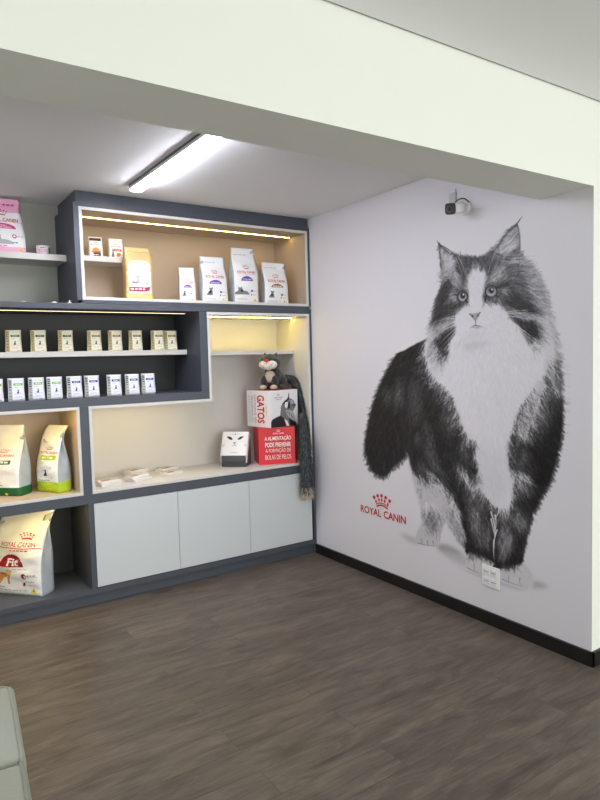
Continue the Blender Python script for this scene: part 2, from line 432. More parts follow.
    reg(.09, 2.0, [(551,400),(561,396),(562,412),(561,428),(557,452),(550,478),(540,497),(530,505),(525,490),(528,465),(520,448),(528,440),(541,428),(549,418)])
    reg(.34, 2.2, [(509,450),(517,445),(527,452),(530,464),(522,476),(512,470)])
    reg(.15, 1.2, [(514,448),(521,447),(520,455),(515,457)])
    reg(.12, 1.2, [(522,463),(529,460),(530,470),(524,473)])
    reg(.60, 2.0, [(512,466),(521,474),(529,474),(529,488),(523,495),(514,486),(511,478)])
    reg(.40, 2.0, [(514,478),(526,484),(526,493),(518,494)])
    # left shoulder patches
    reg(.55, 1.6, [(457,462),(463,466),(470,476),(473,486),(464,484),(458,476),(456,468)])
    reg(.40, 1.8, [(460,444),(468,448),(472,456),(466,460),(461,452)])
    reg(.10, 1.2, [(469,446),(475,441),(476,449),(472,453)])
    reg(.09, 1.6, [(470,457),(476,462),(479,470),(475,480),(470,470)])
    # forelegs
    reg(.30, 3.0, [(464,498),(474,492),(486,500),(492,514),(491,530),(484,545),(474,540),(468,522)])
    reg(.44, 3.0, [(470,508),(478,506),(482,520),(480,532),(474,528)])
    reg(.36, 2.5, [(476,522),(489,530),(490,545),(482,548)])
    reg(.13, 2.5, [(465,538),(478,546),(492,548),(492,560),(480,555),(468,552)])
    reg(.13, 2.0, [(458,494),(464,502),(468,520),(466,535),(460,515)])
    reg(.30, 2.5, [(496,512),(508,512),(512,505),(522,512),(530,515),(527,530),(522,555),(500,560),(497,540)])
    reg(.52, 2.5, [(510,502),(518,506),(524,518),(523,530),(516,522)])
    reg(.48, 3.0, [(500,526),(510,528),(514,542),(506,556),(500,548)])
    reg(.15, 2.5, [(516,530),(526,530),(523,548),(520,560),(510,558),(506,552),(514,548)])
    reg(.10, 1.5, [(494,556),(500,561),(512,558),(522,560),(520,564),(504,567),(497,570)])
    reg(.12, 1.6, [(487,500),(492,510),(490,522),(487,512)])
    # --- head
    reg(.62, 3.5, [(519,258),(528,264),(536,274),(541,286),(545,300),(548,318),(540,330),(532,300),(524,280)])
    reg(.82, 5.0, [(541,300),(550,318),(556,338),(557,352),(548,360),(536,350),(538,325)])
    reg(.76, 3.0, [(433,322),(440,330),(438,345),(436,360),(440,374),(432,372),(425,355),(428,338)])
    reg(.27, 2.0, [(452,254),(464,257),(480,258),(492,251),(497,258),(492,270),(487,277),(482,266),(476,262),(471,268),(466,276),(462,290),(456,272)])
    reg(.21, 1.8, [(443,283),(450,279),(453,286),(452,292),(458,300),(461,304),(455,310),(444,318),(437,321),(435,312),(438,298)])
    reg(.18, 1.8, [(434,338),(444,331),(455,325),(457,331),(451,339),(449,347),(448,359),(443,356),(437,347)])
    reg(.60, 1.6, [(434,328),(443,321),(454,317),(456,322),(447,328),(438,334)])
    reg(.55, 1.6, [(453,268),(459,274),(462,286),(457,290),(452,283),(449,275)])
    reg(.62, 1.2, [(452,292),(456,294),(458,302),(453,300),(450,296)])
    reg(.60, 2.2, [(488,284),(494,272),(503,265),(512,259),(517,262),(508,270),(502,279),(494,284)])
    reg(.42, 1.4, [(505,262),(513,261),(516,270),(510,276),(504,274)])
    reg(.20, 1.8, [(499,285),(508,284),(518,294),(529,304),(538,311),(530,313),(516,309),(505,304),(500,297)])
    reg(.62, 1.4, [(502,287),(506,289),(503,296),(500,297)])
    reg(.66, 1.4, [(507,312),(519,311),(532,314),(535,318),(522,318),(512,316)])
    reg(.17, 1.5, [(504,310),(512,315),(523,319),(534,323),(539,330),(538,336),(531,339),(523,332),(514,322),(507,316)])
    reg(.42, 1.6, [(520,330),(527,334),(533,343),(533,347),(527,344),(522,337)])
    # ears
    reg(.72, 1.0, [(440.5,247.5),(446,251.5),(452,256.5),(457,262),(456,268),(451,273),(446,277),(443.5,271),(441.5,259)])
    reg(.56, 1.2, [(442,256),(447,262),(450,268),(445,274),(443,266)])
    reg(.72, 1.0, [(517,227),(519,235),(519.5,245),(511,251),(502,254),(497,253),(500,247),(506,238),(512,231)])
    reg(.46, 1.4, [(515,228),(518.5,231),(519.3,238),(514,238)])
    reg(.42, 1.4, [(501,255),(512,251),(519.3,247),(519.5,256),(513,261),(503,262)])
    # muzzle and blaze
    reg(PAPER, 1.1, [(470,275),(473,269),(476,271),(479,266.5),(481,273),(484,270),(486,276),(484.5,285),(482.5,296),(484,301),(490,302.5),(498,303),(503,307),(507,313),(514,322),(521,332),(528,343),(533,350),(545,352),(540,375),(500,400),(462,395),(452,376),(449,362),(452,352),(450,346),(452,338),(456,331),(455,322),(455,316),(459,310),(464,305.5),(468,302.5),(468.5,292),(467.5,283)])
    reg(.74, 3.0, [(455,345),(463,336),(470,332),(476,330),(486,331),(480,337),(466,342),(458,350)], .25)
    reg(.76, 2.5, [(462,346),(475,341),(490,342),(482,347),(468,349)], .7)
    base = T.copy()
    # --- fur
    ctl = np.array([  # x, y, dx, dy, length
        (440,290,-.5,.8,6),(434,315,-.6,.8,8),(436,340,-.4,.9,9),(447,330,-.5,.85,7),(445,262,.25,.6,7),(452,266,-.9,.6,7),(460,258,-.1,-.8,4),(470,262,.1,-1,4),(476,270,0,-1,4),(488,258,.3,-.8,4),
        (505,245,-.7,.5,8),(512,235,-.8,.5,8),(498,275,.4,-.8,5),(457,280,-.3,-.8,5),(516,262,.8,-.1,7),(525,275,.9,.1,9),(535,290,.9,.35,10),(515,295,.8,.5,6),(530,310,.9,.35,8),(530,335,.7,.8,8),(545,320,.8,.55,11),(552,345,.75,.7,10),
        (480,300,0,1,3),(475,335,0,1,4),(465,325,-.5,.7,4),(495,320,.5,.8,4),(430,365,-.45,.9,11),(445,390,-.5,.85,11),(455,410,-.45,.9,11),(465,435,-.35,.95,11),(480,400,-.05,1,9),(500,400,.1,1,9),(490,470,0,1,12),(495,505,0,1,9),(477,485,-.35,.9,9),(508,485,.35,.9,9),
        (520,410,.5,.85,12),(535,395,.5,.85,12),(550,370,.5,.85,10),(553,420,.3,.95,9),(560,440,.6,.7,8),(552,475,.6,.7,8),(540,495,.5,.8,8),(515,455,.35,.9,9),(520,480,.4,.9,10),
        (395,365,-.75,.55,8),(385,385,-.6,.75,9),(375,405,-.5,.85,9),(367,440,-.35,.9,8),(371,467,-.45,.9,7),(384,472,-.1,1,7),(395,462,.1,1,8),(404,452,.25,1,8),(400,400,-.25,1,10),(415,395,-.2,1,10),(430,440,-.1,1,9),(440,430,-.15,1,9),(420,470,.4,.8,7),(438,480,.5,.7,7),(455,460,.1,1,9),(465,475,.2,1,9),
        (425,495,0,1,5),(428,535,0,1,3),(455,515,.4,.9,4),(470,510,.1,1,6),(480,540,.2,1,6),(505,520,0,1,6),(520,520,.3,.9,6),(505,550,-.1,1,6),(480,562,0,1,3),(515,575,0,1,3),(440,320,-.8,.5,8)], float)
    def flow(x, y):
        d2 = (x[:, None]-ctl[None, :, 0])**2+(y[:, None]-ctl[None, :, 1])**2
        w = 1/(d2+30)**2
        w /= w.sum(1, keepdims=True)
        d = w@ctl[:, 2:5]
        n = np.hypot(d[:, 0], d[:, 1])+1e-6
        return d[:, 0]/n, d[:, 1]/n, d[:, 2]
    ys, xs = np.nonzero(allm)
    N = 52000
    i = rng.integers(0, len(ys), N)
    sx, sy = xs[i]/CS+CX0, ys[i]/CS+CY0
    o = np.argsort(-(sy+rng.normal(0, 5, N)))
    sx, sy = sx[o], sy[o]
    dx, dy, L = flow(sx, sy)
    a = rng.normal(0, .20, N); dx, dy = dx*np.cos(a)-dy*np.sin(a), dx*np.sin(a)+dy*np.cos(a)
    L = L*rng.uniform(.55, 1.25, N)
    tone = base[((sy-CY0)*CS).astype(int), ((sx-CX0)*CS).astype(int)]
    edge = np.hypot(*np.gradient(blur(base, 3.0)))[((sy-CY0)*CS).astype(int), ((sx-CX0)*CS).astype(int)]
    insm = blur(allm.astype(float), 4.0)
    ins_map = lambda a_, b_: insm[a_, b_]
    ins = blur(allm.astype(float), 5.0)[((sy-CY0)*CS).astype(int), ((sx-CX0)*CS).astype(int)]
    L = L*np.where(ins > .93, 1+np.clip(edge*90, 0, .6), .72)
    cont = np.where(tone > .75, .024, np.where(tone > .26, .115, .055))
    tone = tone+rng.normal(0, 1, N)*cont+np.where(rng.random(N) < .08, .10, 0)*(tone < .6)
    # smooth places keep very short hair
    face = ((sx > 456) & (sx < 500) & (sy > 300) & (sy < 345)); L = np.where(face, L*.5, L)
    K = 22
    k = np.linspace(0, 1, K)[None, :]
    cv = rng.normal(0, .12, N)[:, None]
    ptx = sx[:, None]+(dx[:, None]*k-dy[:, None]*cv*k*k)*L[:, None]
    pty = sy[:, None]+(dy[:, None]*k+dx[:, None]*cv*k*k)*L[:, None]
    out = blur(base, .5)
    wd = rng.uniform(.20, .52, N)[:, None]*(1-k*.75)
    offs = np.array([-1., -.34, .34, 1.])
    qx = (ptx[:, :, None]-dy[:, None, None]*wd[:, :, None]*offs)
    qy = (pty[:, :, None]+dx[:, None, None]*wd[:, :, None]*offs)
    ix = np.clip(((qx-CX0)*CS).astype(int), 0, W-1).reshape(-1)
    iy = np.clip(((qy-CY0)*CS).astype(int), 0, H-1).reshape(-1)
    tt = np.broadcast_to(tone[:, None, None], qx.shape).reshape(-1)
    out[iy, ix] = tt
    out = .25*blur(base, .4)+.75*out
    # coarser locks, long light hair over the dark coat at the bib's edge and dark hair over the bib
    def locks(seedx, seedy, ln, w0, tn, jit):
        fx, fy, _ = flow(seedx, seedy); m = len(seedx)
        a2 = rng.normal(0, jit, m); fx, fy = fx*np.cos(a2)-fy*np.sin(a2), fx*np.sin(a2)+fy*np.cos(a2)
        kk = np.linspace(0, 1, 40)[None, :]; c2 = rng.normal(0, .25, m)[:, None]
        qx = seedx[:, None]+(fx[:, None]*kk-fy[:, None]*c2*kk*kk)*ln[:, None]
        qy = seedy[:, None]+(fy[:, None]*kk+fx[:, None]*c2*kk*kk)*ln[:, None]
        for o_ in (-1., -.4, .4, 1.):
            jx = np.clip(((qx-fy[:, None]*w0*(1-.8*kk)*o_-CX0)*CS).astype(int), 0, W-1); jy = np.clip(((qy+fx[:, None]*w0*(1-.8*kk)*o_-CY0)*CS).astype(int), 0, H-1)
            out[jy, jx] = out[jy, jx]*.25+.75*np.broadcast_to(tn[:, None], qx.shape)
    pick = rng.integers(0, len(ys), 5200)
    lx, ly = xs[pick]/CS+CX0, ys[pick]/CS+CY0
    lt = base[ys[pick], xs[pick]]; keep = (lt < .72) & (ins_map(ys[pick], xs[pick]) > .9)
    lx, ly, lt = lx[keep], ly[keep], lt[keep]
    locks(lx, ly, rng.uniform(4, 10, len(lx)), .35, np.clip(lt+rng.normal(.01, 1, len(lx))*np.where(lt > .26, .15, .06), .05, .85), .25)
    gm = np.hypot(*np.gradient(blur(base, 2.0)))
    cand = np.nonzero((gm > .006) & allm & (PY > 345) & (PY < 515) & (blur(allm.astype(float), 4.0) > .95))
    pk = rng.integers(0, len(cand[0]), 1500); cy_, cx_ = cand[0][pk], cand[1][pk]
    bt = base[cy_, cx_]
    locks(cx_/CS+CX0, cy_/CS+CY0-3, rng.uniform(6, 14, len(pk)), .28, np.where(bt > .5, rng.uniform(.78, .88, len(pk)), rng.uniform(.12, .35, len(pk))), .22)
    T = blur(out, .32)
    # --- sharp features
    def ell(cx, cy, rx, ry, ang=0):
        c, s = np.cos(ang), np.sin(ang)
        u = (PX-cx)*c+(PY-cy)*s; v = -(PX-cx)*s+(PY-cy)*c
        return np.hypot(u/rx, v/ry)
    def put(tone, m, soft=.3, op=1):
        nonlocal T
        m = blur(m.astype(float), soft)*op
        T = T*(1-m)+tone*m
    def line(tone, pts, w, op=1, soft=.25, taper=True):
        nonlocal T
        P = np.array(pts, float); n = 60
        t = np.linspace(0, 1, n)
        if len(P) == 3:
            Q = ((1-t)**2)[:, None]*P[0]+(2*t*(1-t))[:, None]*P[1]+(t*t)[:, None]*P[2]
        else:
            Q = P[0]+(P[1]-P[0])*t[:, None]
        x0, x1 = int((Q[:, 0].min()-3-CX0)*CS), int((Q[:, 0].max()+3-CX0)*CS)
        y0, y1 = int((Q[:, 1].min()-3-CY0)*CS), int((Q[:, 1].max()+3-CY0)*CS)
        x0, y0 = max(x0, 0), max(y0, 0)
        sx, sy = PX[y0:y1, x0:x1], PY[y0:y1, x0:x1]
        best = np.full(sx.shape, -9.)
        for j in range(n):
            ww = w*(1-.8*t[j]) if taper else w
            best = np.maximum(best, ww/2-np.hypot(sx-Q[j, 0], sy-Q[j, 1]))
        m = np.clip(best/.25+.5, 0, 1)*op
        T[y0:y1, x0:x1] = T[y0:y1, x0:x1]*(1-m)+tone*m
    # eyes
    for (ex, ey, rx, ry, ang) in ((462.6,296.6,5.0,5.5,.25),(491.2,291.4,5.9,5.8,-.45)):
        put(.14, ell(ex, ey, rx+.55, ry+.35, ang) < 1, .5)
        put(.60, ell(ex, ey+.2, rx-.8, ry-.9, ang) < 1, .35)
        put(.72, (ell(ex, ey+.2, rx-1.3, ry-1.4, ang) < 1) & (PY > ey+2), .8, .6)
        put(.30, ell(ex, ey-2.6, rx-1.6, 1.9, ang) < 1, .7, .7)
        put(.13, ell(ex+.2, ey-.9, 2.4, 3.0) < 1, .4)
        put(.97, ell(ex+.8, ey-2.0, .9, 1.0) < 1, .25)
    line(.16, [(465.6,299.8),(467.4,302.4)], 1.7, 1, taper=False); line(.2, [(457.5,295),(452,294.5)], 1.5)
    line(.16, [(486.4,295.6),(485.6,299.6)], 2.0, 1, taper=False); line(.2, [(497,287),(503,286),(507,288)], 1.8)
    line(.30, [(468.5,292),(468,301)], .8, .6)
    # nose, mouth
    put(.60, fill([(469.6,314),(474,313.6),(480,312.4),(478.6,316.5),(476.2,320.2),(475,320.4),(472,317.5)]), .45)
    put(.70, fill([(472,314.6),(478,313.4),(476,316.6),(474,316.8)]), .6, .7)
    line(.25, [(469.4,313.8),(471.2,315.4),(473.2,317)], 1.0, .9); line(.25, [(480.2,312.4),(479,314.6),(477.2,316.2)], 1.0, .9)
    put(.16, ell(472.6, 316.2, 1.0, .8, .5) < 1, .3); put(.16, ell(477.8, 315.6, .9, .8, -.5) < 1, .3)
    line(.42, [(475.6,320),(475.6,325)], .9, .9, taper=False)
    line(.36, [(475.6,325.4),(473,325.6),(469.4,328.6)], 1.1, .9); line(.36, [(475.6,325.4),(479.5,325.6),(483,327.6)], 1.1, .9)
    put(.60, ell(476.2, 327.4, 4.2, .9) < 1, .6, .7)
    # ear rims and tufts
    line(.20, [(440,245.2),(448,247.6),(456,256.4)], 1.1, .7, taper=False); line(.28, [(440,246),(440,262),(443.5,279)], .8, .6)
    line(.18, [(440.4,246),(438.6,244),(437,240.6)], 1.8); line(.22, [(440.2,246.4),(439.5,243.5),(439.4,242)], 1.0)
    line(.22, [(516.6,224.4),(506,231),(497,248)], 1.2, .7, taper=False); line(.26, [(517.4,224.4),(520.4,234),(520,249)], 1.0, .6, taper=False)
    line(.18, [(515,226),(518.5,222),(522.4,216)], 1.9); line(.25, [(516,225.5),(518,223.5),(519.2,219.5)], 1.0)
    line(.72, [(497,249),(490,260),(488,276)], .8, .8); line(.74, [(458,257),(464,265),(465,276)], .8, .8); line(.70, [(456,258),(461,268),(463,280)], .7, .7)
    for k_ in range(34):
        t = rng.random(); x0, y0 = 505+rng.uniform(-6, 12), 258+rng.uniform(-3, 8)
        line(rng.choice([.80, .72, .40]), [(x0, y0), (x0+10, y0-1+rng.normal(0, 2)), (x0+14+rng.uniform(0, 9), y0+rng.normal(-2, 4))], .6, .7)
    for k_ in range(22):
        x0, y0 = 447+rng.uniform(-4, 4), 275+rng.uniform(-4, 6)
        line(rng.choice([.80, .70, .45]), [(x0, y0), (x0-5, y0+1), (x0-7+rng.normal(0, 2), y0+5+rng.normal(0, 3))], .6, .7)
    for k_ in range(26):   # hair in the ears
        t = rng.random()
        line(rng.choice([.84, .80, .5]), [(499+8*t, 253-6*t), (508+5*t, 247-10*t), (517+2*t, 246-17*t+rng.normal(0, 2))], .7, .75)
        line(rng.choice([.84, .80, .5]), [(455-5*t, 262-8*t+rng.normal(0, 2)), (449, 264-6*t), (443-1*t, 270-14*t+rng.normal(0, 2))], .6, .75)
    # whiskers
    for pts in ([(458,316),(448,316.5),(436,321)],[(457,319),(446,317.5),(434,323)],[(457,324),(444,329),(433,337)],[(458,327),(448,334),(438,346)],[(459,328),(450,337),(440,350)],[(456,321),(445,326),(434,333)],
                [(505,312),(520,310),(536,310)],[(506,313),(520,313.5),(538,312)],[(512,323),(524,330),(540,345)],[(513,325),(525,334),(545,352)],[(515,324),(528,335),(548,347)],[(508,316),(525,318),(534,320)]):
        line(.90, pts, .75, .85)
    # white seam between the forelegs
    for pts in ([(499,505),(500,513),(494,520)],[(491,512),(493,519),(494,524)],[(491,519),(493,527),(494,534)],[(494,522),(496,532),(494,542)],[(497,530),(494,538),(494,548)],[(494,540),(493,548),(494,560)],[(495,515),(497,522),(495,532)]):
        line(.88, pts, 1.5, .95)
    line(.84, [(494,518),(494.4,540),(495,566)], 1.1, .8)
    # toes
    for pts in ([(421,539),(421.4,542),(423,545)],[(427,541),(427.4,543.5),(428.4,546)],[(433,541),(433,544),(434,546.4)],[(520,578),(519,582),(521,587)],[(509,576),(508,580),(509,583)],[(474,564),(474,567),(475,571)]):
        line(.40, pts, .9, .8)
    line(.42, [(418,543),(427,546),(437,546)], .9, .8); line(.45, [(467,567.5),(475,572),(486,575)], .9, .8); line(.45, [(502,579),(515,585.5),(529,587.5)], .9, .8)
    return np.clip(T, 0, 1)

def build_mural():
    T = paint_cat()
    ys = np.concatenate([np.linspace(YE+.0005, -2.12, 4, endpoint=False), np.arange(-2.12, -.50, .003), np.linspace(-.50, -.001, 12)])
    zs = np.concatenate([np.linspace(.0705, .19, 4, endpoint=False), np.arange(.19, 2.27, .003), np.linspace(2.272, ZC-.0005, 8)])
    ny, nz = len(ys), len(zs)
    Y, Z = np.meshgrid(ys, zs)
    P = np.stack([np.full(Y.size, -.0018), Y.ravel(), Z.ravel()], 1)
    px, py = seen(P)
    fx = (px-CX0)*CS; fy = (py-CY0)*CS
    H, W = T.shape
    ok = (fx > 1) & (fx < W-3) & (fy > 1) & (fy < H-3)
    gx, gy = np.clip(fx, 1, W-3), np.clip(fy, 1, H-3)
    ix, iy = gx.astype(int), gy.astype(int); ux, uy = gx-ix, gy-iy
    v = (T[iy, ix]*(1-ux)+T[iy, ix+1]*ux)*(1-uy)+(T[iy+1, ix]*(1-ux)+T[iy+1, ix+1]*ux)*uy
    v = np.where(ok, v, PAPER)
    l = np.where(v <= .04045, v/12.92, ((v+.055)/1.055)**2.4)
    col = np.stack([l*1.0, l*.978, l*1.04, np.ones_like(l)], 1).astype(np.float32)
    # faces look towards -X
    i = np.arange((nz-1)*(ny-1)); r, c = i//(ny-1), i % (ny-1)
    a = r*ny+c
    q = np.stack([a, a+ny, a+ny+1, a+1], 1)
    me = bpy.data.meshes.new('wall_mural')
    me.vertices.add(len(P)); me.vertices.foreach_set('co', P.astype(np.float32).ravel())
    me.loops.add(q.size); me.loops.foreach_set('vertex_index', q.astype(np.int32).ravel())
    me.polygons.add(len(q)); me.polygons.foreach_set('loop_start', np.arange(0, q.size, 4, dtype=np.int32))
    me.update(calc_edges=True)
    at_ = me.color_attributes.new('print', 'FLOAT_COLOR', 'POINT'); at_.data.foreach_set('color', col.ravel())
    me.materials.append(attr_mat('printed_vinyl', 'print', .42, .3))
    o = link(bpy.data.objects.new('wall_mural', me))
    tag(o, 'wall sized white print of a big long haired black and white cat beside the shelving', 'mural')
    wallf = lambda x, z, e: Vector((-.0024-e, -x, z))
    Print().text('ROYAL', .655, .450, .215, .051, M_RED, .022).text('CANIN', .8925, .451, .212, .052, M_RED, .022).build('logo_lettering', wallf, o, 1)
    pr = Print()
    for i, (u, z) in enumerate([(.692, .551), (.729, .567), (.769, .573), (.809, .567), (.848, .551)]):
        pr.disc(u, z, .0135, .0125, M_RED, n=16)
    for i, (u, z) in enumerate([(.711, .526), (.741, .541), (.770, .545), (.799, .541), (.830, .526)]):
        pr.disc(u, z, .0085, .0125, M_RED, n=14)
    for w0, w1, z0, z1 in ((.060, .058, .510, .503), (.057, .053, .497, .486)):
        up = [(.771+w0*(2*k/14-1), z0+.017*(1-(2*k/14-1)**2)) for k in range(15)]
        dn = [(.771+w1*(2*k/14-1), z1+.017*(1-(2*k/14-1)**2)) for k in range(15)]
        pr.poly(up+dn[::-1], M_RED)
    pr.build('logo_crown', wallf, o, 1)
    return o
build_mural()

# ================================================================ SHELVING
def shelving():
    t = thing('shelving_unit', 'built-in graphite and pale grey shelving wall with lit niches and white cupboard doors', 'shelving', (0, 0, 0))
    YK = .462; XL = -3.0
    P = lambda *a, **k: bx('panel', *a, M_DARK, t, **k)
    bx('top_panel', -1.704, -.014, .004, .44, 2.452, ZC-.001, M_DARK, t)
    P(-1.722, -.001, 0, YK, 2.4515, 2.476)                     # head of the upper case
    P(-1.722, -1.6905, 0, YK, 1.871, 2.451)                    # upper left upright
    P(XL, -.001, 0, YK, 1.8365, 1.8705)
    P(-1.72, -.022, 0, YK, 1.8710, 1.8925)
    P(-.9245, -.8685, 0, YK, 1.2965, 1.836)
    P(XL, -.8685, 0, YK, 1.2435, 1.296)
    P(-1.742, -1.6875, 0, YK, .6985, 1.243)
    P(XL, -.022, 0, YK, .638, .698)
    P(-1.716, -1.684, 0, YK, .1035, .6375)
    P(XL, -.001, 0, YK, .0685, .103)
    P(-.0215, -.001, 0, YK, .1035, 1.836); P(-.0215, -.001, 0, YK, 1.8935, 2.451)
    bx('plinth', XL, -.016, .014, .04, .001, .068, M_DARK, t)
    bx('end_panel', XL-.03, XL-.0005, 0, YK, .001, 1.8705, M_DARK, t)
    bx('back_panel', XL, -.925, .448, YK-.001, 1.2965, 1.836, M_DARKIN, t)
    bx('back_panel', XL, -1.7165, .448, YK-.001, .1035, .6375, M_DARKIN, t)
    # pale liners
    def liner(parts, inner):
        bm = bmesh.new()
        for p in parts:
            if inner is not M_LIGHT and p[2] < 0:
                box(bm, p[0], p[1], p[2], .006, p[4], p[5], 0, .001); box(bm, p[0], p[1], .0061, p[3], p[4], p[5], 1, 0)
            else: box(bm, *p, 1, .001)
        return obj('niche_liner', bm, [M_LIGHT, inner], t)
    f = .018
    x0, x1, z0, z1 = -1.690, -.022, 1.893, 2.451
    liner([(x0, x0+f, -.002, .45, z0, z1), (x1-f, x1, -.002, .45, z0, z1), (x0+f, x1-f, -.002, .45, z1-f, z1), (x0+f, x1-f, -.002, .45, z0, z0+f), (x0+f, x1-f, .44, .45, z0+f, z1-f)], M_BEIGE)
    x2 = -.868
    liner([(x2, x2+f, -.002, .45, 1.243, 1.836), (x2+f, x1-f, -.002, .45, 1.836-f, 1.836), (x1-f, x1, -.002, .45, .6985, 1.836),
           (-1.687, x2+f, -.002, .45, 1.225, 1.243), (-1.687, -1.687+f, -.002, .45, .6985, 1.225), (-1.687+f, x1-f, -.002, .45, .6985, .6985+f),
           (-1.687+f, x1-f, .44, .45, .6985+f, 1.225), (x2+f, x1-f, .44, .45, 1.225, 1.818)], M_LIGHT)
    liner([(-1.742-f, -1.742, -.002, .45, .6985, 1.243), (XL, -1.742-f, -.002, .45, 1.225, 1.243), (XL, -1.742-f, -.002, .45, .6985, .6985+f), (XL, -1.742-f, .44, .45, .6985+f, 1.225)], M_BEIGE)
    # loose looking shelves
    bx('shelf', XL, -.935, .2, .447, 1.552, 1.586, M_LIGHT, t)
    bx('shelf', -1.6715, -1.275, .2, .44, 2.161, 2.196, M_LIGHT, t)
    bx('shelf', x2+f+.0005, x1-f-.0005, .19, .44, 1.541, 1.571, M_LIGHT, t)
    bx('shelf', XL, -1.7235, .2, YK, 2.148, 2.187, M_LIGHT, t)
    # doors
    for a, b in ((-1.682, -1.1315), (-1.1285, -.5855), (-.5825, -.038)):
        bx('cabinet_door', a, b, 0, .018, .108, .6355, M_DOOR, t, bev=.001)
    bx('cabinet_inside', -1.683, -.022, .03, .44, .1035, .6375, M_DARK, t)
    # light strips under the tops, each a channel with a glowing face
    def strip(a, b, z, m, y=.19):
        o = bx('led_strip', a, b, y-.0055, y+.0055, z-.0018, z-.0003, m, t, bev=0)
    strip(-1.668, -.055, 2.433, M_LED)
    strip(-.848, -.058, 1.818, M_LED2)
    strip(-2.95, -.945, 1.836, M_LED3)
    strip(-1.66, -.95, 1.225, M_LED5)
    strip(-2.95, -1.80, 1.225, M_LED4, .045)
    strip(-2.95, -1.765, .638, M_LED4, .045)
    return t
shelving()

# ================================================================ FOOD BAGS
def bagshape(w, h, d, lean=0, curl=0, ft=.30, seed=0, crump=1.0, wt=1.0, sag=0):
    r = random.Random(seed)
    ph = [r.uniform(0, 6.28) for _ in range(8)]
    fr = [r.uniform(.8, 1.3) for _ in range(8)]
    def D(t):
        if t < .04: return d/2*(.90+.10*t/.04)
        k = min(1, max(0, (t-ft)/(.95-ft)))
        return max(d/2*(1-k*k*(3-2*k)*1.0), .0018)
    def Wd(t): return w/2*(1+(wt-1)*t)*(1+.018*math.sin(2.2*PI*t+ph[0]))
    def off(t): return lean*t*t*h - curl*max(0, t-.72)**2*h*6
    def crumple(x, z):
        q = 2*PI/h
        return crump*.0035*(math.sin(q*3.1*fr[0]*z+ph[1]+5*x/w)+.6*math.sin(q*5.7*fr[1]*z-ph[2]-9*x/w)+.5*math.sin(q*9*z*fr[2]+ph[3]+14*x/w))*(h/.4)
    def front(x, z, e):
        t = min(max(z/h, 0), 1); W = Wd(t); s = max(-1, min(1, x/W))
        bul = d*.16*(1-s*s)*math.sin(PI*min(1, t*1.05+.02))
        fade = min(1, (1-s*s)*3)*min(1, t*8)*min(1, (1-t)*6)
        return Vector((s*W, off(t)-D(t)-bul-crumple(x, z)*fade-e, z))
    return D, Wd, off, front
def bag_mesh(w, h, d, bands, mats, nL=34, nF=13, seal=True, **k):
    D, Wd, off, front = bagshape(w, h, d, **k)
    bm = bmesh.new(); rings = []; nG = 5
    lv = sorted(set([i/nL for i in range(nL+1)]+[b[0] for b in bands]+[b[1] for b in bands]))
    for t in lv:
        W, Dp, o = Wd(t), D(t), off(t); ring = []
        g = .92*math.sqrt(max((d/2)**2-Dp*Dp, 0))*(1 if t > .1 else t*10)
        g = min(g, W*.6)
        for i in range(nF): ring.append(front(W*(-1+2*i/(nF-1)), t*h, 0))
        for i in range(1, nG+1):
            q = -1+2*i/(nG+1); ring.append(Vector((W-g*(1-abs(q))+d*.04*(1-q*q)*(1-t), o+Dp*q, t*h)))
        for i in range(nF):
            s = 1-2*i/(nF-1); ring.append(Vector((W*s, o+Dp+d*.10*(1-s*s)*math.sin(PI*t), t*h)))
        for i in range(1, nG+1):
            q = 1-2*i/(nG+1); ring.append(Vector((-W+g*(1-abs(q))-d*.04*(1-q*q)*(1-t), o+Dp*q, t*h)))
        rings.append([bm.verts.new(p) for p in ring])
    n = len(rings[0])
    for j, (a, b) in enumerate(zip(rings, rings[1:])):
        tm = (lv[j]+lv[j+1])/2
        for i in range(n):
            f = bm.faces.new((a[i], a[(i+1) % n], b[(i+1) % n], b[i])); f.smooth = True
            gus = (nF-1 <= i < nF+nG) or i >= 2*nF+nG-1
            f.material_index = 1 if gus else 0
            for t0, t1, mi in bands:
                if t0 <= tm <= t1: f.material_index = mi
    bm.faces.new(rings[0][::-1]); bm.faces.new(rings[-1])
    G = np.array([[v.co[:] for v in r[:nF]] for r in rings]); LV = np.array(lv)
    def surf(x, z, e):
        t = min(max(z/h, 0), 1); j = int(min(max(np.searchsorted(LV, t)-1, 0), len(LV)-2)); u = (t-LV[j])/(LV[j+1]-LV[j])
        q = min(max((x/Wd(t)+1)/2, 0), 1)*(nF-1); i = int(min(q, nF-2)); v = q-i
        p = (G[j, i]*(1-v)+G[j, i+1]*v)*(1-u)+(G[j+1, i]*(1-v)+G[j+1, i+1]*v)*u
        return Vector((p[0], p[1]-e, p[2]))
    return bm, surf
def food_bag(label, loc, rz, w, h, d, mats, bands=(), group=None, name='food_bag', cat='pet food bag', **k):
    t = thing(name, label, cat, loc, rz, group)
    bm, fr = bag_mesh(w, h, d, list(bands), mats, **k)
    t_body[t.name] = obj('bag_body', bm, mats, t)
    return t, fr
t_body = {}

